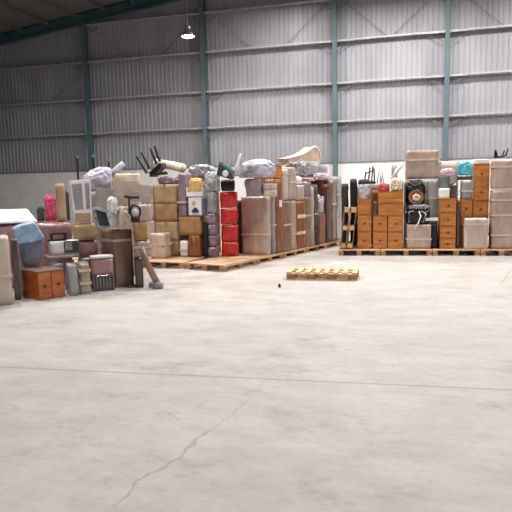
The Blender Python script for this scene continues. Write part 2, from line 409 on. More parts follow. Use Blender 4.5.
while x < 26:
    if abs(x-3) > .5:
        z = roofz(x)-.06
        bm = bmesh.new(); bx(bm, x-.03, x+.03, -14, WY+.2, z-.16, z-.145); bx(bm, x-.03, x-.022, -14, WY+.2, z-.16, z+.02)
        o = struct('roof_purlin', bm, M['galvd'], 'grey steel purlin running along under the roof sheets', 'purlin'); o['group'] = 'roof purlins'
    x += 1.45
bm = bmesh.new()
for xa, xb in ((-27, 3), (3, 27)):
    vs = [bm.verts.new((xx, yy, roofz(xx)+.0)) for xx, yy in ((xa, -14), (xb, -14), (xb, WY+.5), (xa, WY+.5))]; bm.faces.new(vs)
    vs = [bm.verts.new((xx, yy, roofz(xx)+.04)) for xx, yy in ((xa, -14), (xb, -14), (xb, WY+.5), (xa, WY+.5))]; bm.faces.new(vs[::-1])
struct('ceiling', bm, mat('roof sheet', (112, 108, 108), (98, 95, 95), rough=.6, scale=2), 'grey metal roof sheeting', 'roof')
struct('wall_left', box(-27.1, -26.9, -14, WY+.5, 0, 8.2), clad_m, 'grey metal wall on the left', 'wall')
struct('wall_right', box(26.9, 27.1, -14, WY+.5, 0, 8.2), clad_m, 'grey metal wall on the right', 'wall')

# ---------------------------------------------------------------- lights: high-bay lamps hung from the roof, daylight through the open front
lampglow = mat('lamp lens', (255, 250, 240), (255, 250, 240), emit=((255, 248, 238), 30))
lampm = mat('lamp aluminium', (110, 110, 112), (100, 100, 102), rough=.35, metal=.6)
def highbay(x, y, z, power, label, r=.24):
    t = thing('high_bay_lamp', label, 'lamp', (x, y, z), 0, 'high bay lamps under the roof')
    bm = bmesh.new(); lathe(bm, [(r, 0), (r*.98, .03), (r*.72, .14), (r*.38, .2), (.001, .21)], 24); link('shade', bm, lampm, t, True)
    bm = bmesh.new(); lathe(bm, [(.09, .2), (.1, .25), (.1, .36), (.05, .4)], 16); link('ballast', bm, lampm, t, True)
    bm = bmesh.new(); lathe(bm, [(.001, -.05), (r*.6, -.035), (r*.93, 0.0), (r*.93, .012), (.001, .012)], 24); link('lens', bm, lampglow, t, True)
    bm = bmesh.new(); tube(bm, [(0, 0, .4), (0, 0, roofz(x)-z-.02)], .012, 6); link('hanging_rod', bm, M['galvd'], t)
    l = bpy.data.lights.new('lamp_light', 'AREA'); l.shape = 'DISK'; l.size = r*1.6; l.energy = power; l.color = (1, .965, .93); l.spread = math.radians(165)
    lo = bpy.data.objects.new('lamp_light', l); C.objects.link(lo); lo.parent = t; lo.location = (0, 0, -.07)
lp = fl(188, 36.5, 7.2)
P0 = 350
highbay(lp.x, lp.y, 7.2, P0*.25, 'small bright high bay lamp hanging high up near the back wall')
LN = 'high bay lamp hanging out of the photo above the hall'
for (x, y, k) in ((-4.8, 21.2, .55), (-1.2, 20, .95), (1.2, 20, .95), (5.5, 20.5, 1.1),
                  (-8, 13, 1.1), (-2.5, 14, 1.4), (3.5, 14, 1.3), (-8, 8.5, 1.1), (-3.0, 7.5, .85), (3, 7.5, .8), (-3, 0, .2), (3, 0, .2), (9, 10, .8)):
    highbay(x, y, min(9.6, roofz(x)-.95), P0*k, LN)
w = bpy.data.worlds.new('day'); bpy.context.scene.world = w; w.use_nodes = True
w.node_tree.nodes['Background'].inputs[0].default_value = (.80, .9, 1, 1); w.node_tree.nodes['Background'].inputs[1].default_value = .22

# ---------------------------------------------------------------- pallets
PH = .144
def pallet_parts(L_, W_, m='pallet', gap=.03, nb=7):
    """L_ along x (front), W_ along y (depth)"""
    bw = (W_-(nb-1)*gap)/nb; bm = bmesh.new()
    for i in range(nb): bx(bm, -L_/2, L_/2, i*(bw+gap), i*(bw+gap)+bw, PH-.022, PH)
    for x in (-L_/2+.05, 0, L_/2-.05): bx(bm, x-.05, x+.05, 0, W_, PH-.044, PH-.0225)
    blocks = []
    for x in (-L_/2+.06, 0, L_/2-.06):
        for y in (.06, W_/2, W_-.06): blocks.append((x, y))
    br = bmesh.new()
    return bm, blocks
def pallet(label, loc, yaw, L_=1.0, W_=1.2, m='pallet', group=None, matrix=None, nb=7):
    t = thing('wooden_pallet', label, 'pallet', loc, yaw, group)
    bm, blocks = pallet_parts(L_, W_, m, nb=nb)
    link('deck', bm, M[m], t)
    me = None
    for x, y in blocks:
        if me is None:
            o = link('block', box(-.06, .06, -.06, .06, .0205, PH-.0445), M['block'], t); me = o.data
        else:
            o = bpy.data.objects.new('block', me); C.objects.link(o); o.parent = t
        o.location = (x, y, 0)
    for x in (-L_/2+.06, 0, L_/2-.06):
        link('runner', box(x-.05, x+.05, 0, W_, 0, .02), M[m], t)
    return t
# right-hand row
RA, RB = fl(338.5, 255.8), fl(520, 256)
yawR = math.atan2(RB.y-RA.y, RB.x-RA.x)
rowR = Vector((math.cos(yawR), math.sin(yawR), 0)); nR = Vector((-rowR.y, rowR.x, 0))
def frR(x0, x1, back=.2, depth=.5, zb=PH): return Fr(x0, x1, RA+nR*back, yawR, zb+.001, depth)
edges = [(338.5, 380), (380.7, 432), (432.7, 480), (480.7, 523)]
pn = ['at the left end of the right-hand row', 'second from the left in the right-hand row', 'third from the left in the right-hand row', 'at the right end of the right-hand row']
for i, (a, b) in enumerate(edges):
    f = Fr(a, b, RA, yawR, 0, 1)
    f1 = f.hit(a, 255.8); f2 = f.hit(b, 255.8); w_ = (f2-f1).length; c_ = (f1+f2)/2; c_.z = 0
    pallet(f'pale wooden pallet on the floor, {pn[i]}', c_, yawR, w_, 1.15)
    pallet(f'pale pallet in the rear line, {pn[i].replace("right-hand row", "right row")}', c_+nR*1.2, yawR, w_, 1.15)
# centre block
A0 = fl(224, 272.3); S1 = fl(340, 245.7); sd = (S1-A0).normalized(); yawS = math.atan2(sd.y, sd.x)
yawC = -.11; cf = Vector((math.cos(yawC), math.sin(yawC), 0)); cn = Vector((-cf.y, cf.x, 0))
nth = ['nearest', 'second', 'third', 'fourth', 'fifth']
sn = Vector((-sd.y, sd.x, 0))   # to the left of the side line
pallet('pale wooden pallet at the front right corner of the middle block', A0+sn*.5, yawS-PI/2, 1.0, 1.2)
for i in range(1, 4):
    c_ = A0 + sn*1.06 - cf*(.5+(i-1)*1.03)
    pallet(['pale wooden pallet at the front right corner of the middle block', 'pale wooden pallet of the front line, second from its right corner', 'pale wooden pallet of the front line, third from its right corner', 'pale wooden pallet of the front line, mostly hidden behind the left heap'][i], c_, yawC, 1.0, 1.2)
sn = Vector((-sd.y, sd.x, 0))   # to the left of the side line
for j in range(3):
    for i in range(4):
        base = A0 + sd*(1.24+i*1.16) + sn*(.51+j*1.03)
        pallet(f'wooden pallet under the middle block, {nth[i]} along its long side, {["outermost line", "second line in", "third line in", "fourth line in"][j]}',
               base, yawS-PI/2, 1.0, 1.13)
# ---------------------------------------------------------------- helpers for shaped things
def L(f, px, py, dy=0):
    d = ray(px, py); p = CAM + d*((f.P+f.N*dy-CAM).dot(f.N)/d.dot(f.N)); return Vector(((p-f.c).dot(f.T), dy, p.z-f.z))
def prism(pts, y0, y1):
    """outline in the face plane given real thickness"""
    bm = bmesh.new(); A = [bm.verts.new((p.x, y0, p.z)) for p in pts]; B = [bm.verts.new((p.x, y1, p.z)) for p in pts]; n = len(pts)
    bm.faces.new(A); bm.faces.new(B[::-1])
    for i in range(n): bm.faces.new((A[i], B[i], B[(i+1) % n], A[(i+1) % n]))
    bmesh.ops.recalc_face_normals(bm, faces=bm.faces[:])
    return bm
def slab(f, quad, dy, th, m, name, label, cat, bev=.008, amp=0, parts=None, group=None):
    """a four-cornered thing with real thickness th, corners given as seen; stands at depth dy in its frame"""
    pts = [L(f, *q) for q in quad]; bm = prism(pts, 0, th)
    if bev: bmesh.ops.bevel(bm, geom=bm.edges[:], offset=bev, segments=2, affect='EDGES')
    if amp:
        bmesh.ops.subdivide_edges(bm, edges=[e for e in bm.edges if e.calc_length() > .15], cuts=6, use_grid_fill=True)
        off = Vector((random.random()*30, 0, 0))
        for v in bm.verts: v.co += noise.noise_vector(v.co*5+off)*amp
    t = thing(name, label, cat, f.at(0, dy), f.yaw, group)
    link('body', bm, M[m], t); return t, pts
# ================================================================ RIGHT-HAND ROW
# a: cabinets at the left with a film wrapped tub
f = frR(357.5, 371.3, .2, .42)
lv = ['bottom', 'second from the bottom', 'third from the bottom', 'topmost']
GR = 'orange wood chests on the right-hand row'
for i, t in enumerate((231.5, 214.5)): chest(f, t, f'orange pine bedside chest in the stack beside the leaning pallets, {lv[i]}', group=GR)
f2 = frR(357.3, 370.8, .2, .42); f2.z = f.z
chest(f2, 200, 'orange pine box without handle topping the stack beside the leaning pallets', knob=False, group=GR)
tub = thing('plastic_tub', 'round silver film wrapped tub with dark lid on the left orange chest stack', 'tub', f2.at(0, .21), f2.yaw)
h = f2.zp(184)-f2.z; r = f2.w/2-.005
bm = bmesh.new(); lathe(bm, [(r*.86, 0), (r*.9, h*.3), (r*.98, h*.42), (r*.93, h*.55), (r*1.0, h*.8), (r*.9, h)], 20)
for v in bm.verts: v.co += noise.noise_vector(v.co*11)*.012 if v.co.z > .01 else Vector((0, 0, 0))
link('body', bm, M['silver'], tub, True)
bm = bmesh.new(); lathe(bm, [(r*.9, h+.0), (r*.95, h+.02), (r*.9, h+.07), (r*.7, h+.11), (.001, h+.12)], 20); link('lid', bm, M['charcoal'], tub, True)
f2.z += h+.125
# b: wide stack in two narrow columns with two wide boxes on top
f = frR(373, 387.3, .2, .42); g = frR(387.9, 403.6, .2, .42)
for i, t in enumerate((231.3, 215.3)):
    chest(f, t, f'orange pine bedside chest, {lv[i]} of the left column under the wide boxes', group=GR)
    chest(g, t, f'orange pine bedside chest, {lv[i]} of the right column under the wide boxes', group=GR)
f = frR(378, 403.5, .2, .42); f.z = g.z
chest(f, 203.0, 'wide plain orange wood box on four small chests, lower of two', knob=False, group=GR)
chest(f, 191.3, 'wide plain orange wood box with bags on top of it', knob=False, group=GR)
ff = frR(373.2, 377.3, .2, .42); ff.z = g.z
wrapped(ff, 201, 'narrow brown board parcel squeezed left of the wide orange boxes', 'darkfilm', bands=(), d=.3, rnd=.01)
zb = f.z
f = frR(377.5, 389, .22, .35); f.z = zb
bag(f, 182.5, 'rose pink cloth bag with pale top on the wide orange box', 'rose', name='cloth_bag')
f = frR(390, 403.5, .22, .4); f.z = zb
bag(f, 177, 'pale crinkled bag on the wide orange box, right of the rose bag', 'cream', amp=.25, pw=.6)
f = frR(393, 403.5, .30, .2); f.z = zb+.01
# brown folded blanket behind
f = frR(371.8, 379.8, .45, .3); f.z = zb
wrapped(frR(371.8, 380, .66, .3), 190, 'tall brown film wrapped board behind the orange boxes and the rose bag', 'brownwood', bands=(), rnd=.01)
# behind: upturned furniture legs seen against the white wall
f = frR(352, 390, 1.35, .6); wrapped(f, 184, 'large film wrapped crate in the rear line behind the left orange chests', 'brownf')
fz = f.z
f = frR(362, 376, 1.4, .4); f.z = fz
t = thing('upturned_stool', 'black stool lying upturned with its legs against the white wall', 'stool', f.at(), f.yaw)
link('seat', blob(f.w, .36, .09, amp=.08), M['charcoal'], t, True)
for a, b_, dy in (((364.5, 181), (366, 172), .06), ((368.5, 181), (370, 167.5), .06), ((371.5, 181), (373, 166), .3), ((374.5, 181), (374, 168.5), .3)):
    bm = bmesh.new(); tube(bm, [L(f, *a, dy), L(f, *b_, dy)], .02, 6); link('leg', bm, M['black'], t)
bm = bmesh.new(); tube(bm, [L(f, 364.8, 173.5, .06), L(f, 373.8, 171, .06)], .014, 6); link('stretcher', bm, M['black'], t)
f = frR(376.5, 384, 1.4, .3); f.z = fz
t = thing('hairpin_frame', 'small black pointed wire frame standing right of the upturned stool', 'frame', f.at(), f.yaw)
bm = bmesh.new(); tube(bm, [L(f, 377, 183.5), L(f, 379.5, 169.5), L(f, 381, 183)], .016, 6); tube(bm, [L(f, 381, 183, .1), L(f, 382.6, 170.5, .1), L(f, 383.3, 183, .1)], .016, 6); link('wire', bm, M['black'], t)
f = frR(390.5, 404, .75, .3); f.z = PH
wrapped(f, 180, 'pale film wrapped panel standing behind the crinkled bag', 'beige2', bands=(.5,))
zz = f.z
bm = bmesh.new(); f.z = zz
t = thing('wrapped_strut', 'white film wrapped strut slanting up beside the big carton', 'strut', f.at(0, .02), f.yaw)
tube(bm, [L(f, 392, 180.0, .05), L(f, 397.5, 170, .05), L(f, 403.2, 163, .05)], .05, 8); link('wrapping', bm, M['white'], t, True)
f = frR(391, 397.5, 1.3, .4); wrapped(f, 164, 'grey rolled carpet in film standing behind the white slanting strut', 'grey', bands=(), rnd=.06)
# c: beige parcel with stroller parts, basket and big carton
f = frR(406.5, 432, .18, .45)
wrapped(f, 224, 'low beige film wrapped carton on the pallets below the black chair', 'beige', lab=False)
zb = f.z
t = thing('folded_wheelchair', 'black folded chair with white straps lying on the low beige carton', 'chair', f.at(0, .02), f.yaw)
link('seat', softbox(f.w*.92, .38, f.zp(210)-zb, amp=.02, rnd=.04), M['black'], t, True)
for a, b_, c_ in (((409, 223), (409.2, 212), (414, 211)), ((423, 223), (426, 214), (421, 211))):
    bm = bmesh.new(); f.z = zb; tube(bm, [L(f, *a, -.02), L(f, *b_, -.03), L(f, *c_, .0)], .018, 8); link('frame_tube', bm, M['silver'], t, True)
bm = bmesh.new(); tube(bm, [L(f, 419, 211.3, -.02), L(f, 421, 216, -.04), L(f, 418.5, 223, -.04), L(f, 415, 229, -.04)], .018, 8); link('strap', bm, M['white'], t, True)
link('armrest', box(f.upx(425.5), f.upx(438), .02, .12, f.zp(221)-zb, f.zp(218)-zb, .005), M['white'], t)
f.z = f.zp(210)+.03
zz_ = f.z; bag(f, 204.8, 'pale lilac film sheet crumpled over the black folded chair', 'lilac', d=.4, name='film_sheet', w=f.w*.85)
f2 = frR(405.5, 427, .25, .45); f2.z = f.z+.003; f = f2
zb2 = f.z
b_ = bag(f, 179, 'black bin bag full of things with a wicker basket strapped in front', 'black', d=.34, amp=.16, name='bin_bag', dy=.16)
f = frR(408.5, 423.5, .23, .15); f.z = zb2+.005
t = thing('wicker_basket', 'round wicker basket with flowers standing on edge before the black bin bag', 'basket', f.at(0, .0, zb2+.001), f.yaw)
r = f.w/2; bm = bmesh.new(); lathe(bm, [(r, 0), (r*.97, -.03), (r*.8, .0), (r*.62, .04), (.001, .045)], 24)
bmesh.ops.transform(bm, matrix=Matrix.Translation((0, .06, r)) @ Matrix.Rotation(PI/2, 4, 'X') @ Matrix.Scale(-1, 4, (0, 0, 1)), verts=bm.verts); link('bowl', bm, M['wicker'], t, True)
bm = bmesh.new()
for k in range(7): lathe(bm, [(.001, 0), (.03, .01), (.035, .03), (.001, .05)], 8, (0.06*math.cos(k*.9), .0, 0))
for i, v in enumerate(bm.verts): v.co = Vector((v.co.x*1.0, -.02-v.co.z*.6, r+v.co.y+.05*math.sin((i//32)*.9)))
link('dried_flowers', bm, M['cream'], t, True)
# big carton on a tall stack behind
f = frR(405, 438.5, .78, .5)
for i, t in enumerate((212, 179)): wrapped(f, t, ['large film wrapped carton on the rear pallets behind the wicker basket, bottom one', 'large film wrapped carton under the highest carton of the right-hand row'][i], 'brownf' if i == 0 else 'beige', d=.5)
wrapped(f, 149.5, 'big beige film wrapped carton, highest of the right-hand row', 'beige', bands=(.62,), amp=.015)
f = frR(427.5, 438, .65, .12)
wrapped(f, 178.5, 'tall narrow film wrapped panel between the wicker basket and the orange chests', 'grey', bands=(.3, .7))
# d: orange chests
f = frR(440, 456.2, .2, .42)
for i, t in enumerate((238, 225.5, 212.5, 198.2)): chest(f, t, f'orange pine bedside chest under the white box, {lv[i]} of its stack', group=GR)
f.z += 0
zb = f.z
f = frR(438.8, 449.3, .22, .3); f.z = zb
cartonw = carton(f, 188, 'small white box lying on the orange chests right of the big carton', 'white', tape=None, flap=False)
tin_z = f.z
t = thing('grey_tin', 'grey cylindrical tin standing on the small white box', 'tin', f.at(0, .15), f.yaw)
bm = bmesh.new(); h = f.zp(176.5)-f.z; lathe(bm, [(.13, 0), (.13, h*.94), (.137, h*.95), (.137, h), (.001, h)], 20); link('can', bm, mat('grey tin', (140, 152, 152), (116, 126, 128), rough=.4), t, True)
f.z += h
f = frR(439.5, 455, .25, .3); f.z = tin_z+h+.001
bag(f, 167.8, 'pale pink film bag on the grey tin beneath the turquoise bag', 'palepink', amp=.2)
f = frR(449.8, 457, .28, .25); f.z = zb
wrapped(f, 183, 'dark film wrapped bundle between the small white box and the grey parcel', 'darkfilm', bands=())
f = frR(439, 458, .78, .5)
wrapped(f, 160.5, 'tall pale film wrapped cabinet in the rear line below the hall column', 'beige2', bands=(.3, .6))
# e
f = frR(460.3, 472, .48, .42)
for i, t in enumerate((235, 217.5, 198.5)): chest(f, t, f'narrow orange pine chest below the grey parcel, {lv[i]} of its stack', group=GR)
wrapped(f, 180, 'upright grey film wrapped parcel under the turquoise bag', 'grey', d=.3)
zb = f.z
f = frR(456.6, 472, .50, .24); f.z = zb
wrapped(f, 175.5, 'flat brown board lying between the grey parcel and the turquoise bag', 'darkfilm', bands=(), d=.24, rnd=.01)
bag(f, 160.5, 'bright turquoise plastic bag on top of the stacks', 'cyan', amp=.2, pw=.55)
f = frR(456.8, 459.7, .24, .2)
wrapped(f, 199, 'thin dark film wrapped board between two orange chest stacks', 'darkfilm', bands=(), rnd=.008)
# f
f = frR(472.6, 488.6, .52, .42)
for i, t in enumerate((234.5, 217.2, 200.5, 183, 163.8)):
    chest(f, t, f'orange pine chest behind the shiny parcel, {["bottom", "second from the bottom", "third from the bottom", "fourth from the bottom", "topmost"][i]} of the tallest stack', group=GR)
wrapped(f, 158.8, 'flat white slab on top of the tallest orange chest stack', 'white', bands=(), rnd=.012)
f = frR(464.5, 489.2, .05, .4)
wrapped(f, 217.5, 'shiny film wrapped box standing in front of the tallest orange chests', 'beige2', bands=(.75,), amp=.014)
# g
f = frR(491.3, 521, .10, .38)
wrapped(f, 188.8, 'tall beige film wrapped cabinet at the right end of the row', 'beige', bands=(.22, .55, .8), amp=.016)
wrapped(f, 158.5, 'beige film wrapped box on the tall cabinet at the right end', 'beige', bands=(.7,), amp=.016)
zb = f.z
f = frR(494, 509, .3, .3); f.z = zb
t = thing('chair_frame', 'black upturned chair frame on top of the right end stack', 'chair', f.at(), f.yaw)
bm = prism([L(f, 494, 157.8), L(f, 495.2, 149.5), L(f, 496.6, 150.5), L(f, 498.5, 157.8)], 0, .05); link('bracket', bm, M['black'], t)
bm = bmesh.new(); tube(bm, [L(f, 498, 157.2, .02), L(f, 502, 156.5, .02), L(f, 506, 155, .02), L(f, 508, 148.5, .02)], .022, 6); link('curved_tube', bm, M['black'], t, True)
bm = bmesh.new(); tube(bm, [L(f, 502, 157.4, .25), L(f, 504.5, 150, .25)], .018, 6); link('leg', bm, M['black'], t, True)
# dark strip added as shade in a slit, then a narrow board
f = frR(404.0, 405.4, .3, .2); wrapped(f, 182, 'thin dark strip added as shade between the wide orange boxes and the bin bag', 'darkfilm', bands=(), rnd=.006, amp=.004)
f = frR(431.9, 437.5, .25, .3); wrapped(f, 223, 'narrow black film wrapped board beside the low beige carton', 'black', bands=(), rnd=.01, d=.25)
# film parcels behind the leaning pallets
f = frR(341, 348.7, .75, .35); wrapped(f, 183, 'dark grey wrapped roll standing behind the leaning pallets', 'charcoal', bands=(), rnd=.05)
f = frR(349.5, 357.5, .72, .25); wrapped(f, 178, 'black plastic wrapped roll standing left of the silver tub', 'black', bands=(.5,), rnd=.05)
# two pallets standing on end, leaning against the chests
yl = yawR
for i, (px0, px1, lab) in enumerate(((339.8, 345.4, 'wooden pallet standing on end and leaning right, outer one of two'), (346.5, 351.9, 'wooden pallet standing on end and leaning right, against the orange chests'))):
    f = frR(px0, px1, .08+.02*i, .9)
    a = L(f, px0+.2, 248.3); b_ = L(f, px0+4.3, 208)
    ang = math.atan2(b_.x-a.x, b_.z-a.z); ln = (b_-a).length
    t = thing('wooden_pallet', lab, 'pallet', f.at(0, 0), f.yaw)
    MX = Matrix.Translation((a.x, 0, a.z+.012)) @ Matrix.Rotation(ang, 4, 'Y')
    bm = bmesh.new()
    for k in range(6): bx(bm, 0.0, .02, k*.1, k*.1+.08, 0, ln)
    bmesh.ops.transform(bm, matrix=MX, verts=bm.verts); link('deck', bm, M['block'], t)
    bm = bmesh.new()
    for k in (0, 2, 5): bx(bm, .125, .14, k*.1, k*.1+.08, 0, ln)
    bmesh.ops.transform(bm, matrix=MX, verts=bm.verts); link('runner', bm, M['block'], t)
    for zc in (.06, ln/2, ln-.06):
        for yc in (0.0, .25, .5):
            link('block', (lambda b: (bmesh.ops.transform(b, matrix=MX, verts=b.verts), b)[1])(box(.021, .124, yc, yc+.085, zc-.05, zc+.05)), M['pallet'], t)
SP = A0 + sn*.04
# ================================================================ MIDDLE BLOCK, FRONT LINE
PC = fl(200, 257.4, PH)
def frC(x0, x1, depth=.55, back=0, zb=PH): return Fr(x0, x1, PC+cn*back, yawC, zb+.001, depth)
f = frC(148.5, 163, .38, -.42)
wrapped(f, 233, 'small beige film wrapped box standing at the front left of the middle block', 'beige2', bands=(.5,))
f = frC(142, 154.4, .5, .06)
for i, t in enumerate((220, 184)): wrapped(f, t, ['beige film wrapped carton left of the four brown cartons, under another one', 'beige film wrapped carton below the black upturned chair'][i], 'beige2', bands=(.5,))
zCH = f.z
f = frC(155, 177, .6, .04)
for i, t in enumerate((240.5, 221.5, 203.5, 184)):
    carton(f, t, f'brown carton in the stack of four left in the middle block, {lv[i]}', ['kraft', 'kraft2', 'kraft', 'kraft2'][i], group='brown cartons left of the middle block')
zK = f.z
f = frC(156, 177, .5, .06); f.z = zK
bag(f, 175.5, 'mauve film bundle lying on top of the stack of four brown cartons', 'mauve', amp=.12)
f = frC(154, 190, .5, .1); f.z = f.zp(175)+.004
zz = f.z
t = thing('cream_roll', 'long cream cloth roll with rounded ends slanting above the brown cartons', 'roll', f.at(), f.yaw)
bm = bmesh.new(); tube(bm, [L(f, 155.5, 163, .45), L(f, 157, 163.3, .45), L(f, 172, 165.8, .45), L(f, 182, 168.2, .45), L(f, 184, 168.6, .45)], .105, 14)
for v in bm.verts: v.co += noise.noise_vector(v.co*6)*.02
link('cloth', bm, M['cream'], t, True)
f = frC(154, 178, .3, -.02); f.z = zz-.16
bm = bmesh.new(); 
# column under the picture
f = frC(187.5, 199, .4, .0)
carton(f, 235.2, 'reddish brown upright carton at floor level under the picture box', 'brownwood', tape='tape')
zb = f.z
f2 = frC(178, 186.8, .3, .0)
wrapped(f2, 240.3, 'small white film wrapped parcel standing left of the reddish brown carton', 'white', bands=(.35,))
f = frC(178.5, 200, .45, .0); f.z = zb
carton(f, 216.5, 'brown cardboard carton resting on the reddish brown upright carton', 'kraft')
zb = f.z
f = frC(177.8, 187.3, .42, .0); f.z = zb
wrapped(f, 172, 'tall mauve film wrapped bundle standing between brown cartons and the picture box', 'mauve', bands=(.3,), rnd=.05, amp=.02, taper=.1)
f = frC(188.3, 203.3, .3, .0); f.z = zb
h = f.zp(196.5)-f.z
t = thing('picture_box', 'white framed box with a small dark car picture on its front', 'box', f.at(), f.yaw)
link('body', softbox(f.w, .28, h, amp=.004, rnd=.01), M['bluegrey'], t, True)
link('front_panel', box(-f.w/2+.03, f.w/2-.03, -.008, .0, .03, h-.03, .003), M['label'], t)
bm = bmesh.new(); w = f.w
tube(bm, [(-.07, -.012, .12), (0.09, -.012, .12)], .035, 8); bx(bm, -.06, .08, -.018, -.009, .10, .16); bx(bm, -.03, .05, -.018, -.009, .16, .2)
link('printed_car', bm, M['glass'], t)
bm = bmesh.new(); lathe(bm, [(.05, 0), (.05, .002), (.001, .003)], 16); bmesh.ops.transform(bm, matrix=Matrix.Translation((-.03, -.009, h*.66)) @ Matrix.Rotation(PI/2, 4, 'X'), verts=bm.verts); link('printed_disc', bm, M['yellow'], t)
f.z += h+.002; zb2 = f.z
f = frC(187.5, 203, .3, .0); f.z = zb2
t = thing('open_crate', 'open white crate holding a straw yellow bundle on the picture box', 'crate', f.at(), f.yaw)
h = f.zp(188)-f.z; bm = bmesh.new(); w = f.w/2
bx(bm, -w, w, 0, .28, 0, .012); bx(bm, -w, -w+.012, 0, .28, .012, h*1.1); bx(bm, w-.012, w, 0, .28, .012, h*1.1); bx(bm, -w+.012, w-.012, .268, .28, .012, h); bx(bm, -w+.012, w-.012, 0, .012, .012, h*.55)
link('panels', bm, M['white'], t)
f3 = frC(189.2, 201, .2, .02); f3.z = zb2+.014
bag(f3, 177.5, 'straw yellow cloth bundle sitting in the open white crate', 'yellow', d=.2, name='cloth_bundle', amp=.1, pw=.55)
f = frC(186.5, 212, .5, .64); 
carton(f, 181, 'tall brown carton in the second line behind the open white crate', 'kraft', tape=None)
bag(f, 163.5, 'silvery grey plastic bag behind the straw yellow bundle', 'grey', amp=.18, pw=.6)
# dark block standing in for the shade of a gap, then purple bundles
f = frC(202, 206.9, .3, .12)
wrapped(f, 222, 'narrow dark block added as shade in the gap left of the purple bundles', 'charcoal', bands=(), rnd=.02)
f = frC(206.9, 215.2, .3, .0)
for i, t in enumerate((246.5, 235, 223.5, 212.5)):
    wrapped(f, t, f'purple grey film bundle left of the red boxes, {lv[i]}', 'purple', bands=(), rnd=.045, amp=.02, name='wrapped_bundle', cat='bundle', group='purple bundles left of the red boxes')
bag(f, 190, 'grey crinkled plastic bag on the purple bundles left of the red boxes', 'grey', amp=.12, pw=.6)
f4 = frC(203.5, 217.0, .34, .02); f4.z = f.z-.02
bag(f4, 171, 'silver crinkled bag with folds standing highest above the purple bundles', 'silver', amp=.2, pw=.6, knot=False)
# red boxes
f = Fr(220.0, 237.6, PC+cn*.06, .2, PH+.001, .42)
for i, t in enumerate((241.3, 224.6, 208, 191.2)):
    wrapped(f, t, f'bright red film wrapped box in the stack of four, {lv[i]}', 'red', bands=(), rnd=.03, amp=.014, name='red_box', cat='box', group='red boxes in a stack')
zb = f.z
f = Fr(221, 235.5, PC+cn*.07, .2, PH+.001, .38); f.z = zb
wrapped(f, 179.5, 'black bag of odds and ends on the red boxes', 'black', bands=(), rnd=.05, amp=.03, name='black_bag', cat='bag')
zb2 = f.z
f = frC(222, 232, .2, -.0); f.z = zb+.0
f = frC(215, 233.5, .3, .06); f.z = zb2
t, p = slab(f, [(216.2, 175), (229.8, 179.3), (233, 171), (219.5, 161.2)], 0, .22, 'glass', 'display_box', 'dark teal box with white print tilted above the red boxes', 'box')
bm = bmesh.new(); c_ = (p[0]+p[2])/2; lathe(bm, [(.075, 0), (.06, .012), (.001, .014)], 14)
bmesh.ops.transform(bm, matrix=Matrix.Translation((c_.x+.02, -.001, c_.z-.01)) @ Matrix.Rotation(PI/2, 4, 'X'), verts=bm.verts); link('white_print', bm, M['label'], t)
bm = prism([p[3]+Vector((.0, 0, 0)), p[3]+Vector((.03, 0, -.07)), p[2]+Vector((-.02, 0, -.07)), p[2]], -.006, -.001); link('teal_edge', bm, mat('teal print', (70, 140, 150), (60, 120, 132)), t)
# big beige carton
f = frC(236.5, 242.5, .3, .84); wrapped(f, 200, 'tall charcoal block added as shade in the gap between red boxes and the beige carton', 'charcoal', bands=(), rnd=.02)  # added dark block, keeps this gap as dark as shade
CP = Fr(241, 267, SP, yawS, 0, 1).hit(267, 258); CP.z = 0
f = Fr(241.2, 267, CP, yawS-PI/2+.06, PH+.001, .2); f.w -= .01
wrapped(f, 196.3, 'tall plain beige carton right of the red boxes at the corner of the middle block', 'beige', bands=(.34,), amp=.006, rnd=.015, lab=False)
zb = f.z
f = frC(244.5, 262, .3, .02); f.z = zb
wrapped(f, 177.5, 'mauve brown film wrapped bundle on the tall plain beige carton', 'pink' if False else 'mauve', bands=(), rnd=.06, amp=.03, taper=-.12)
zc = f.z
f = frC(235.8, 240.6, .2, .1); f.z = zb-.001
f = frC(235, 272.3, .55, .0); f.z = zc
bag(f, 158.3, 'large grey white domed bag above the tall plain beige carton', 'lilac', amp=.1, pw=.8, freq=1.6)
f = frC(228, 246, .45, -.02); f.z = zb2+.001 if False else zc+.0
t = thing('grey_rag', 'grey striped rag hanging out left of the domed bag', 'rag', f.at(0, .0), f.yaw)
bm = prism([L(f, 233, 177), L(f, 240, 176), L(f, 248, 172), L(f, 253, 166.5), L(f, 245, 166), L(f, 237, 170)], -.12, .02); bmesh.ops.bevel(bm, geom=bm.edges[:], offset=.02, segments=2, affect='EDGES'); link('cloth', bm, M['silver'], t)
f = frC(232, 243, .2, .5); f.z = zc
t = thing('white_film_tip', 'twisted white film tip sticking up left of the domed bag', 'film', f.at(), f.yaw)
bm = bmesh.new(); tube(bm, [L(f, 236, 176, .0), L(f, 237, 166, .0), L(f, 240, 156, .0), L(f, 241, 153.5, .0)], .06, 8, .01); link('film', bm, M['white'], t, True)
f = frC(263.5, 272.5, .4, .1); f.z = zb
for i, t in enumerate((189.5, 183)): wrapped(f, t, ['flat beige parcel right of the mauve bundle, lower one', 'flat beige parcel right of the mauve bundle, upper one'][i], 'beige2', bands=(), rnd=.015)
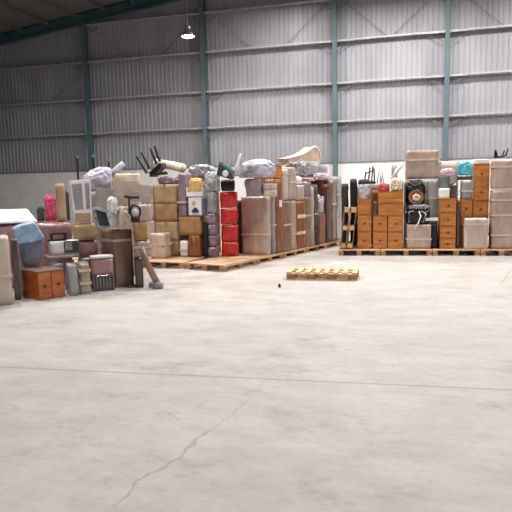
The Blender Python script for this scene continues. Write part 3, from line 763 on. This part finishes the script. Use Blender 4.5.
# ================================================================ MIDDLE BLOCK, LONG SIDE
SP = A0 + sn*.04
def frS(x0, x1, depth=.8, inset=0, zb=PH): return Fr(x0, x1, SP+sn*inset, yawS, zb+.001, depth)
top = {}
def panel(x0, x1, t, label, m, inset=0, depth=.8, **k):
    f = frS(x0, x1, depth, inset); wrapped(f, t, label, m, rnd=k.pop('rnd', .02), **k); return f
f0 = panel(273.4, 276.2, 183, 'slim grey film wrapped board just right of the tall plain beige carton', 'grey', bands=(.4, .8), depth=.4, cat='board')
f1 = panel(276.4, 283.2, 178.5, 'tall orange brown wardrobe side with a small white label', 'brownwood', bands=(), amp=.004, rnd=.008, depth=.7, cat='wardrobe', name='wardrobe_panel')
bm = bmesh.new(); ff = frS(276.4, 283.2); a = L(ff, 279.3, 207); b_ = L(ff, 281.6, 200)
t = bpy.data.objects[-1] if False else None
lab_parent = ALL[-1]; bx(bm, a.x, b_.x, -.006, 0, a.z, b_.z); link('paper_label', bm, M['label'], lab_parent)
f2 = panel(283.5, 291.5, 200, 'brownish film wrapped flat panel right of the orange brown wardrobe', 'brownf', bands=(.5,), cat='panel')
f3 = panel(291.8, 297.2, 200, 'beige film wrapped narrow panel below the upright cream parcel', 'beige', bands=(.3,), cat='panel')
f4 = panel(297.5, 305.6, 200.5, 'brown wood cabinet with two pale tape bands around it', 'brownwood', bands=(), amp=.006, rnd=.01, cat='cabinet', name='wrapped_cabinet')
p_ = ALL[-1]
for y0, y1 in ((218.5, 214), (235, 230.5)):
    a, b_ = L(frS(297.5, 305.6), 297.6, y0), L(frS(297.5, 305.6), 305.5, y1)
    bm = bmesh.new(); bx(bm, a.x, b_.x, -.006, .01, a.z, b_.z); link('tape_band', bm, M['cream'], p_)
f5 = panel(305.9, 312, 196, 'brownish film wrapped board between taped cabinet and the slim posts', 'brownf', bands=(.6,), cat='board')
f6 = panel(312.2, 314.6, 186, 'slim pale wooden post wrapped in film, left of a pair', 'beige2', bands=(), depth=.3, rnd=.01, cat='post')
f7 = panel(314.9, 318.4, 184, 'slim pale greenish post wrapped in film, right of a pair', 'green', bands=(.5,), depth=.3, rnd=.01, cat='post')
f8 = panel(318.7, 325.8, 213, 'dark brown board parcel below the hanging white cloth', 'brownwood', bands=(), rnd=.01, cat='board')
zc = f8.z
bag(f8, 194, 'white grey cloth bundle sitting on the dark brown board parcel', 'silver', d=.35, amp=.15, pw=.55)
f9 = panel(326.1, 331.8, 184, 'dark red wood wardrobe standing on end in the long side', 'darkwood', bands=(), amp=.004, rnd=.008, cat='wardrobe', name='wardrobe_panel')
f10 = panel(332.1, 336.6, 180, 'brownish film wrapped panel right of the dark red wardrobe', 'brownf', bands=(.6,), cat='panel')
f11 = panel(336.9, 342.3, 176, 'pale grey film wrapped panel at the far end of the long side', 'grey', bands=(.3, .7), cat='panel', depth=.7)
# on the panels
f = frS(276.4, 283.4, .6); f.z = f1.z
chest(f, 165.5, 'small orange wood box on top of the orange brown wardrobe', 'orange', knob=False, d=.6)
f = frS(283.6, 290, .6); f.z = max(f2.z, f3.z)
wrapped(f, 168.5, 'upright cream film wrapped parcel with shiny top on the brownish panel', 'beige2', bands=(.8,), d=.6)
f = frS(290.2, 297.2, .6); f.z = max(f2.z, f3.z)
wrapped(f, 166.5, 'upright pale film wrapped parcel right of the shiny topped cream one', 'beige', bands=(.5,), d=.6)
zt1 = f.z
f = frS(297.6, 305.5, .6); f.z = f4.z
wrapped(f, 184, 'pale box parcel on top of the taped brown cabinet', 'beige2', bands=(), d=.6)
zt2 = f.z
f = frS(306, 312, .6); f.z = f5.z
wrapped(f, 181, 'grey parcel on the film wrapped board beside the slim posts', 'mauve', bands=(), d=.5)
# second line behind the side: cartons that carry the bundles above
F2 = []
for i, (a, b_, t_, m_) in enumerate(((283.5, 299, 174, 'beige'), (299.5, 317, 178, 'kraft2'), (317.5, 339, 181, 'beige'))):
    f = frS(a, b_, .9, .85)
    wrapped(f, t_, f'large film wrapped carton in the second line of the middle block, {["nearest", "middle", "farthest"][i]}', m_, bands=(.5,), d=.9)
    F2.append(f)
f = frS(297, 331.5, .8, .3); f.z = max(zt2, F2[1].z, F2[2].z, f9.z, f10.z)+.005
bag(f, 160.5, 'lumpy grey and cream bundle of bedding along the top of the long side', 'grey', d=.5, amp=.2, pw=.55, name='bedding_bundle', cat='bundle')
zb = f.z
f = frS(303, 330, .5, .2); f.z = max(zt2, f9.z, f10.z)+.006
f = frS(286, 322, .5, .84); f.z = max(zt1, F2[0].z)+.0
t = thing('armchair_back', 'tan upholstered chair back with white piping sweeping up to the right', 'chair', f.at(0, 0, f.zp(164)), f.yaw); f.z = f.zp(164)
crv = [L(f, 286.5, 158.5), L(f, 295, 156.5), L(f, 303, 154), L(f, 309, 150.3), L(f, 313.5, 146.8), L(f, 317, 147.5), L(f, 319.5, 153), L(f, 321.5, 162.5)]
bm = prism(crv + [L(f, 316, 163.8), L(f, 290, 163.5)], 0, .3)
link('backrest', bm, M['tan'], t)
bm = bmesh.new(); tube(bm, crv, .03, 8); link('piping', bm, M['white'], t, True)
f = frS(318, 331.5, .5, .1); f.z = max(f9.z, f10.z)+.003
bag(f, 172.5, 'pale pink soft bundle at the far end on the dark red wardrobe', 'palepink', d=.2, amp=.15)
f = frS(298, 304.3, .4, .05); f.z = zt2
bag(f, 176, 'white crumpled film sheet on the pale box parcel of the long side', 'white', d=.24, amp=.2, pw=.6)
# ================================================================ LEFT HEAP (stands on the floor)
def frL(x0, x1, py, yaw=.75, depth=.35, zb=0.0): return fr(x0, x1, py, zb, yaw, depth)
f = frL(-14, 8.3, 306.5, .72, .45)
wrapped(f, 236, 'tall beige film wrapped carton at the left edge of the heap', 'beige2', bands=(.4,), amp=.01)
# cabinet with tub
f = Fr(33.5, 61.5, fl(33.5, 302), 1.08, 0, .62)
cab_w = f.w
chest(f, 270.5, 'red brown two door wooden cabinet at the front of the left heap', 'redwood', nd=1, nc=2, top_m='brownf', name='wooden_cabinet', cat='cabinet')
zc = f.z
zt = zc
f = frL(14.5, 44, 289.5, .68, .5); f.z = zc+.002
f = Fr(14, 44, fl(36, 297, 0)+Vector((-.18, .12, 0)), .68, 0, .42); f.z = zc+.002
t = thing('plastic_drum', 'tall grey blue drum covered with a pale blue plastic sheet on the red brown cabinet', 'drum', f.at(0, .02), f.yaw)
bm = bmesh.new(); h = f.zp(240)-f.z
def blk(bm, w0, w1, d, h, x0=0, x1=0, z0=0, seg=6, amp=.02):
    vs = []
    for k in range(seg+1):
        s = k/seg; w = w0+(w1-w0)*s; x = x0+(x1-x0)*s; ring = []
        for j in range(20):
            a = 2*PI*j/20; ca, sa = math.cos(a), math.sin(a)
            px = math.copysign(abs(ca)**.55, ca)*w/2; py = math.copysign(abs(sa)**.55, sa)*d/2
            v = bm.verts.new((x+px, d/2+py, z0+h*s)); v.co += noise.noise_vector(v.co*7)*amp*(1 if 0 < k else 0); ring.append(v)
        vs.append(ring)
    for A, B in zip(vs, vs[1:]):
        for j in range(20): bm.faces.new((A[j], A[(j+1) % 20], B[(j+1) % 20], B[j]))
    bm.faces.new(vs[0][::-1]); bm.faces.new(vs[-1]); return bm
link('body', blk(bm, f.w*.66, f.w*.9, .38, h, -.02, .02), M['bluegrey'], t, True)
bm = bmesh.new(); f.z = zc+.002
pts = [L(f, 14.5, 241), L(f, 12.3, 229), L(f, 18, 226), L(f, 34, 221.5), L(f, 36.5, 224), L(f, 44.5, 237), L(f, 43.5, 240), L(f, 29, 243.5), L(f, 15.5, 244.5)]
bm = prism(pts, -.03, .42); bmesh.ops.bevel(bm, geom=bm.edges[:], offset=.02, segments=1, affect='EDGES'); link('sheet_cover', bm, M['blue'], t)
f = Fr(8.8, 16.5, fl(9, 302)+Vector((0, .1, 0)), .7, 0, .3)
wrapped(f, 238.5, 'tall dark slab added as gap shade between the left edge carton and the drum', 'darkfilm', bands=(), rnd=.012, cat='board')  # dark slab stands in for the shade of this gap
# film bundles to the right of the cabinet
f = frL(63.5, 76, 296.8, .72, .4)
wrapped(f, 262.5, 'grey film bundle standing right of the red brown cabinet', 'grey', bands=(), amp=.03, rnd=.05)
z1 = f.z
f = frL(76.4, 88.4, 294.6, .74, .35)
wrapped(f, 262.5, 'short beige film wrapped box between the grey bundle and the pink topped one', 'beige', bands=(.3, .7), amp=.018)
f = frL(88.8, 112.0, 291.2, .66, .3)
h = f.zp(258.5)-f.z
t = thing('wrapped_showcase', 'box with pink middle band, dark striped glass front and shiny white top', 'box', f.at(), f.yaw)
link('glass_front', softbox(f.w-.004, .2, h*.5, amp=.006, rnd=.012), M['glass'], t, True)
bm = softbox(f.w, .2, h*.5, amp=.01, rnd=.02); bmesh.ops.translate(bm, vec=(0, 0, h*.5), verts=bm.verts); link('pink_band', bm, M['pinkcloth'] if False else M['pink'], t, True)
bm = softbox(f.w+.01, .22, .05, amp=.008, rnd=.02); bmesh.ops.translate(bm, vec=(0, -.005, h+.001), verts=bm.verts); link('white_top', bm, M['white'], t, True)
bm = bmesh.new()
for k in range(7):
    x = -f.w/2+.03+k*(f.w-.06)/6; bx(bm, x-.006, x+.006, -.008, .004, .02, h*.48)
link('bars', bm, M['mauve'], t)
# tall carton and the dark one beside it
f = Fr(112.5, 132, fl(112.5, 288.6), .95, 0, .5)
wrapped(f, 228.5, 'tall brown film wrapped carton in the middle of the left heap', 'brownf', bands=(.78,), amp=.006, rnd=.015)
zT = f.z
fD = Fr(132.6, 141.5, fl(135, 288), .5, 0, .5)
wrapped(fD, 257.0, 'low dark brown board parcel right of the tall brown carton', 'darkfilm', bands=(), amp=.006, rnd=.012, cat='board')
zD = fD.z
f = Fr(132.8, 150.5, fl(135, 288), .5, 0, .45); f.z = zD
wrapped(f, 240.5, 'pinkish beige parcel on the dark brown board parcel', 'beige', bands=(.5,))
f = Fr(133.2, 147.5, fl(135, 288), .5, 0, .4); f.z = f.zp(240.5)+.003
carton(f, 222, 'orange brown carton on the pinkish beige parcel', 'kraft', tape='tape')
f = Fr(131, 153, fl(135, 288)+Vector((0, .0, 0)), .5, 0, .45); f.z = f.zp(222)+.004
wrapped(f, 203.5, 'beige film wrapped box with creased corners below the long pinkish carton', 'beige2', bands=(), amp=.02)
zP = f.z
# long pinkish carton, tilted
f = Fr(110, 153, fl(135, 288)+Vector((-.02, .02, 0)), .45, 0, .4); f.z = zP
t, p = slab(f, [(113, 196), (150.5, 204), (152.3, 186.5), (111.8, 179.6)], 0, .4, 'palepink' if False else 'beige2', 'long_carton', 'long pale pink cardboard carton lying tilted across the top of the left heap', 'box', bev=.012)
bm = prism([p[3]*.5+p[0]*.5, p[2]*.5+p[1]*.5, p[2]*.42+p[1]*.58, p[3]*.42+p[0]*.58], -.004, 0); link('tape_band', bm, M['palepink'], t)
zLong = f.zp(186)
# leaning wrapped leg
f = Fr(140, 164, fl(152, 288), .5, 0, .2)
t = thing('leaning_leg', 'grey brown film wrapped table leg leaning from the floor against the left heap', 'table leg', f.at(), f.yaw)
bm = bmesh.new(); tube(bm, [L(f, 141.5, 248, -.10), L(f, 146, 261, -.08), L(f, 152.5, 274, -.06), L(f, 158.5, 286, -.06)], .05, 8, .06); link('shaft', bm, M['brownf'], t, True)
bm = blob(.2, .16, .12, amp=.12); bmesh.ops.translate(bm, vec=L(f, 158.5, 290, -.16)*1.0, verts=bm.verts)
lz = min(v.co.z for v in bm.verts)
for v in bm.verts: v.co.z -= lz-.001
link('foot', bm, M['grey'], t, True)
f = frL(146, 156, 287.5, .5, .2)
bag(f, 281.5, 'low crumpled grey film scrap on the floor left of the leaning leg', 'grey', d=.15, name='film_scrap', cat='film')
# on the tall carton: grey wrapped headboard, monitor, white bag, fan
f = Fr(96, 131, fl(112.5, 290.4), .6, 0, .42); f.z = zT
fM = Fr(92, 118, fl(112.5, 290.4)+Vector((-.03, .04, 0)), .6, 0, .4); fM.z = zT
t, p = slab(fM, [(98, 228.3), (113.5, 228.2), (117.5, 214), (97, 206.5), (92.6, 210)], 0, .3, 'silver', 'wrapped_monitor', 'grey film wrapped curved screen lying tilted on the tall brown carton', 'screen', bev=.02)
bm = prism([L(fM, 99.5, 226), L(fM, 110, 226), L(fM, 106, 212.5), L(fM, 95.5, 209.5)], -.008, .0); link('screen_glass', bm, M['glass'], t)
fW = Fr(118.5, 132, fl(112.5, 290.4)+Vector((.02, -.02, 0)), .6, 0, .25); fW.z = zT
bag(fW, 204, 'cream crumpled plastic sheet draped beside the wrapped screen', 'cream', d=.3, amp=.2, pw=.6)
fW = Fr(109, 120, fl(112.5, 290.4)+Vector((-.0, .06, 0)), .6, 0, .2); fW.z = fM.zp(213)+.0
bag(fW, 196, 'white crumpled plastic bag above the wrapped screen', 'white', d=.24, amp=.25, pw=.6)
# headboard behind
f = Fr(98, 124, fl(112.5, 290.4)+Vector((-.38, .98, 0)), .6, 0, .3)
wrapped(f, 212, 'large beige film wrapped crate in the second line behind the tall brown carton', 'beige', bands=(.5,))
f.z += 0
t = thing('headboard', 'smooth grey rounded headboard standing above the wrapped screen', 'headboard', f.at(0, .05), f.yaw)
pts = [L(f, 96, 211.5), L(f, 122, 211.5), L(f, 124, 205), L(f, 121.5, 197), L(f, 116, 191), L(f, 108, 188), L(f, 100, 187.3), L(f, 96, 188)]
bm = prism(pts, 0, .08); bmesh.ops.bevel(bm, geom=bm.edges[:], offset=.015, segments=2, affect='EDGES'); link('panel', bm, M['greyplastic'], t)
# fan and black pan handle
fF = Fr(124, 141, fl(135, 288)+Vector((-.03, -.05, 0)), .5, 0, .1)
fF.z = zD+.0
fF2 = Fr(122, 141, fl(135, 288)+Vector((-.04, -.20, 0)), .45, 0, .15); fF2.z = zT
t = thing('desk_fan', 'black and white round desk fan with a black bar above it', 'fan', fF2.at(0, 0), fF2.yaw)
bm = bmesh.new(); c_ = L(fF2, 135.3, 212)
ringp = [c_+Vector((.085*math.cos(a), 0, .115*math.sin(a))) for a in [2*PI*k/20 for k in range(21)]]
tube(bm, ringp, .018, 6); link('guard', bm, M['black'], t, True)
bm = bmesh.new(); lathe(bm, [(.001, 0), (.07, .01), (.07, .03), (.001, .04)], 16); bmesh.ops.transform(bm, matrix=Matrix.Translation(c_+Vector((0, .03, .02))) @ Matrix.Rotation(PI/2, 4, 'X'), verts=bm.verts); link('blades', bm, M['white'], t, True)
bm = blob(.16, .1, .1, amp=.1); bmesh.ops.translate(bm, vec=L(fF2, 135.5, 222, -.05), verts=bm.verts); link('base', bm, M['black'], t, True)
bm = bmesh.new(); tube(bm, [L(fF2, 129, 214), L(fF2, 129.2, 198)], .016, 6); tube(bm, [L(fF2, 124, 196.3), L(fF2, 131, 197.3), L(fF2, 139.5, 197.2)], .024, 8); link('bar', bm, M['black'], t)
# second line: sofa and the column right of it
fS = fr(-16, 72.6, 287.0, 0, .62, .75)
wrapped(fS, 223, 'long mauve pink film wrapped sofa standing in the second line of the left heap', 'pink', bands=(), amp=.03, rnd=.06, name='wrapped_sofa', cat='sofa')
zS = fS.z
f = Fr(-16, 38, fS.P, .62, 0, .7); f.z = zS
t = thing('foam_mattress', 'bright white mattress slab sloping down over the wrapped sofa', 'mattress', f.at(), f.yaw)
hh = f.zp(208)-zS-.03; a, b_ = f.upx(-16), f.upx(38); b2 = f.upx(29)
bm = bmesh.new()
vs = [bm.verts.new(v) for v in ((a, 0, 0), (b_, 0, 0), (b_-.08, .66, 0), (a, .66, 0), (a, 0, .04), (b_, 0, .03), (b2-.02, .62, hh), (a, .62, hh))]
for q in ((0, 3, 2, 1), (4, 5, 6, 7), (0, 1, 5, 4), (1, 2, 6, 5), (2, 3, 7, 6), (3, 0, 4, 7)): bm.faces.new([vs[i] for i in q])
bmesh.ops.bevel(bm, geom=bm.edges[:], offset=.02, segments=3, affect='EDGES'); link('foam', bm, M['white'], t)
f = Fr(37.5, 45.8, fS.P, .62, 0, .3); f.z = zS
bag(f, 206, 'dark green canvas bag standing behind the sloping white mattress', 'green', dy=.30, d=.3, amp=.15, pw=.6)
f = Fr(46, 58.2, fS.P, .62, 0, .3); f.z = zS
bag(f, 194.5, 'bright pink cloth bundle standing upright on the wrapped sofa', 'pinkcloth', dy=.3, d=.3, amp=.15, pw=.5, name='cloth_bundle', cat='bundle')
f = Fr(58.5, 67.5, fS.P, .62, 0, .25); f.z = zS
wrapped(f, 183, 'narrow beige carton standing on end right of the pink bundle', 'kraft2', dy=.32, bands=(), amp=.006, rnd=.012)
f = Fr(68.2, 72, fS.P, .62, 0, .2); f.z = zS
wrapped(f, 190, 'slim dark brown board between the narrow carton and the white framed cabinet', 'darkfilm', dy=.34, bands=(), amp=.004, rnd=.01, cat='board')
# column of the picture box in front of the sofa
fP = fr(47.5, 62, 291.5, 0, .68, .35)
wrapped(fP, 263, 'grey film wrapped parcel behind the right end of the red brown cabinet', 'silver', bands=(), amp=.02)
zz = max(fP.z, z1)
f = Fr(43, 77.5, fP.P+Vector((0, .02, 0)), .70, 0, .3); f.z = zz
wrapped(f, 255, 'long flat beige parcel lying across the grey film bundles', 'beige2', bands=(), amp=.006, rnd=.015)
zz = f.z
f = Fr(48, 78, fP.P+Vector((0, .03, 0)), .70, 0, .25); f.z = zz
h = f.zp(240.5)-f.z
t = thing('printed_box', 'white box with a dark printed picture on its right half on the long beige parcel', 'box', f.at(), f.yaw)
link('body', softbox(f.w, .25, h, amp=.004, rnd=.01), M['white'], t, True)
link('printed_picture', box(f.w*.5-f.w*.52, f.w/2-.01, -.006, .004, .02, h-.015, .002), M['glass'], t)
bm = bmesh.new(); bx(bm, f.w*.02, f.w*.26, -.009, -.006, h*.3, h*.85); link('printed_patch', bm, M['greyplastic'], t)
f.z += h+.002; zz = f.z
f = Fr(47, 66, fP.P+Vector((0, .04, 0)), .70, 0, .22); f.z = zz
t = thing('shelf_rack', 'black open rack with a flat shelf lying on the printed box', 'rack', f.at(), f.yaw)
w = f.w; h = f.zp(233)-f.z; bm = bmesh.new()
bx(bm, -w/2, w/2, 0, .2, 0, .02); bx(bm, -w/2+.05, w/2, 0, .2, h-.03, h); bx(bm, -w/2+.05, -w/2+.08, 0, .2, .02, h-.03); bx(bm, w/2-.03, w/2, 0, .2, .02, h-.03); link('rails', bm, M['black'], t)
f = frL(45.5, 50, 293.3, .68, .1)
# column between sofa and tall carton
fK = fr(76.5, 97.5, 286.8, 0, .62, .42)
wrapped(fK, 256.5, 'large mauve parcel at floor level behind the pink banded box', 'mauve', bands=())
wrapped(fK, 240, 'pinkish film wrapped box below a brown carton, left of the tall brown carton', 'pink', bands=(), amp=.02, rnd=.04)
f = Fr(73.5, 95.3, fK.P, .62, 0, .4); f.z = fK.z
carton(f, 224, 'plain brown cardboard carton below the white framed cabinet', 'kraft2', tape=None)
zk = f.z
# white framed glass cabinet tilted
f = Fr(67, 92, fK.P+Vector((0, .05, 0)), .62, 0, .3); f.z = zk
t, p = slab(f, [(74.2, 223.6), (92.5, 223.6), (90.5, 178.8), (68.6, 180.8)], 0, .28, 'white', 'glass_cabinet', 'white framed cabinet with grey net panels leaning left, film wrapped', 'cabinet', bev=.015)
for q in (((71.5, 184.5), (81.5, 183.5), (83.5, 209), (75.3, 209.5)), ((84.6, 183.3), (89.2, 183), (90.2, 208.5), (86.7, 209))):
    link('net_panel', prism([L(f, *x) for x in q], -.006, 0), mat('grey net', (160, 158, 160), (140, 138, 141), rough=.5), t)
link('lower_panel', prism([L(f, *x) for x in ((75.3, 222.5), (91, 222.5), (90.5, 213), (75, 213.2))], -.006, 0), M['kraft2'], t)
# pale bundle above
f = Fr(84, 115, fl(112.5, 290.4)+Vector((-.75, 1.8, 0)), .55, 0, .6)
wrapped(f, 190.5, 'tall grey film wrapped crate in the rear of the left heap', 'grey', bands=(.5,), d=.6)
zB = f.z
f = Fr(84, 116.5, f.P, .55, 0, .55); f.z = zB
o = bag(f, 166, 'large pale lilac cloth bundle with a tied corner on top of the left heap', 'lilac', amp=.08, pw=.8, freq=1.5, name='cloth_bundle', cat='bundle', lump=lambda x, y: .25*x)
bm = prism([L(f, 112, 176.0), L(f, 121, 172), L(f, 124.5, 163), L(f, 121, 163.5), L(f, 114, 168.5)], .1, .2) if False else None
f.z = zB
bm = bmesh.new(); tube(bm, [L(f, 112, 176, .25), L(f, 116, 171, .22), L(f, 119.5, 167, .22), L(f, 123.5, 163, .22)], .09, 8, .055); link('tied_corner', bm, M['lilac'], o, True)
f = Fr(114, 150, f.P, .55, 0, .5); f.z = f.zp(183)
f = Fr(119, 140.5, fl(135, 288)+Vector((-.5, 1.35, 0)), .5, 0, .5)
wrapped(f, 184, 'tall film wrapped crate in the rear of the heap under the quilt bundle', 'beige', bands=(.5,), d=.45)
zc2 = f.z
f = Fr(116, 143, f.P, .5, 0, .4); f.z = zc2
wrapped(f, 172, 'long cream and mauve quilt bundle between the cloth bundle and the black chair', 'cream', bands=(), amp=.04, rnd=.06, name='quilt_bundle', cat='bundle', d=.4)
# black upturned chair
f = frC(136, 168, .4, .08); f.z = zCH+.002
t = thing('upturned_chair', 'black chair lying upturned with four legs sticking up at the top of the heap', 'chair', f.at(), f.yaw)
bm = prism([L(f, 148, 173), L(f, 160, 162.5), L(f, 161.5, 166), L(f, 152, 177.3)], .0, .26); bmesh.ops.bevel(bm, geom=bm.edges[:], offset=.012, segments=2, affect='EDGES'); link('seat', bm, M['black'], t)
for a, b_, dy in (((137, 156.5), (147, 173), .03), ((141.7, 152.5), (150, 168.5), .2), ((150.6, 148.5), (157, 164), .03), ((154.6, 145.8), (160, 161.5), .2)):
    bm = bmesh.new(); tube(bm, [L(f, *a, dy), L(f, *b_, dy)], .03, 8, .038); link('leg', bm, M['black'], t)
bm = bmesh.new(); tube(bm, [L(f, 150, 176, .02), L(f, 157, 174.3, .02), L(f, 167.5, 173.3, .02)], .026, 8); tube(bm, [L(f, 152, 176, .3), L(f, 166, 172, .3)], .022, 8); link('backrest_rail', bm, M['black'], t)
# rods behind the heap, standing on the floor by the wall
for i, (px, pt, lab) in enumerate(((81, 158, 'thin black rod with a grey tip standing behind the heap, left of three'), (97, 157.5, 'thin black rod behind the heap, in front of the teal column'), (112, 161.5, 'short black rod tip behind the cloth bundle, right of three'))):
    f = fr(px-1, px+1, 239, 0, None, .1)
    h = f.zp(pt)
    t = thing('black_rod', lab, 'rod', f.at(), f.yaw)
    bm = bmesh.new(); tube(bm, [(0, 0, 0), (0, 0, h)], .035, 8); link('shaft', bm, M['black'], t); bm = bmesh.new(); lathe(bm, [(.05, h), (.05, h+.08), (.001, h+.1)], 8); link('cap', bm, M['galvd'], t)
# ================================================================ LOOSE PALLETS AND SMALL THINGS ON THE FLOOR
a, b_ = fl(286.5, 279.8), fl(357, 280.9); yw = math.atan2(b_.y-a.y, b_.x-a.x); ln = (b_-a).length
pc = (a+b_)/2; pc.z = 0
t = thing('wooden_pallet', 'single loose yellowish wooden pallet lying on the open floor', 'pallet', pc, yw)
Wd = .62; bm = bmesh.new()
sk = .35   # boards run across
for k in range(8):
    x = -ln/2+.0+k*(ln-.09)/7; bx(bm, x, x+.09, 0, Wd, PH-.02, PH)
link('deck', bm, M['pallet2'], t)
for y in (.0, Wd/2-.045, Wd-.09):
    link('stringer', box(-ln/2, ln/2, y, y+.09, PH-.042, PH-.0205), M['pallet2'], t)
for k in range(4):
    for y in (.0, Wd/2-.05, Wd-.1):
        x = -ln/2+k*(ln-.15)/3; link('block', box(x, x+.15, y, y+.1, .0205, PH-.0425), M['block'], t)
for y in (.0, Wd/2-.05, Wd-.1): link('runner', box(-ln/2, ln/2, y, y+.1, 0, .02), M['pallet2'], t)
p = fl(279.5, 287.3)
t = thing('bottle_cap', 'tiny dark blue cap lying on the floor left of the loose pallet', 'cap', p, 0)
bm = bmesh.new(); lathe(bm, [(.02, 0), (.024, .03), (.02, .06), (.001, .062)], 12); link('cap_body', bm, mat('navy plastic', (30, 34, 60), (26, 28, 50)), t, True)
p = fl(371.5, 272)
# ---------------------------------------------------------------- view
sc = bpy.context.scene; sc.view_settings.view_transform = 'Standard'; sc.view_settings.look = 'None'; sc.view_settings.gamma = 1
sc.view_settings.use_curve_mapping = False; sc.view_settings.exposure = 0.0
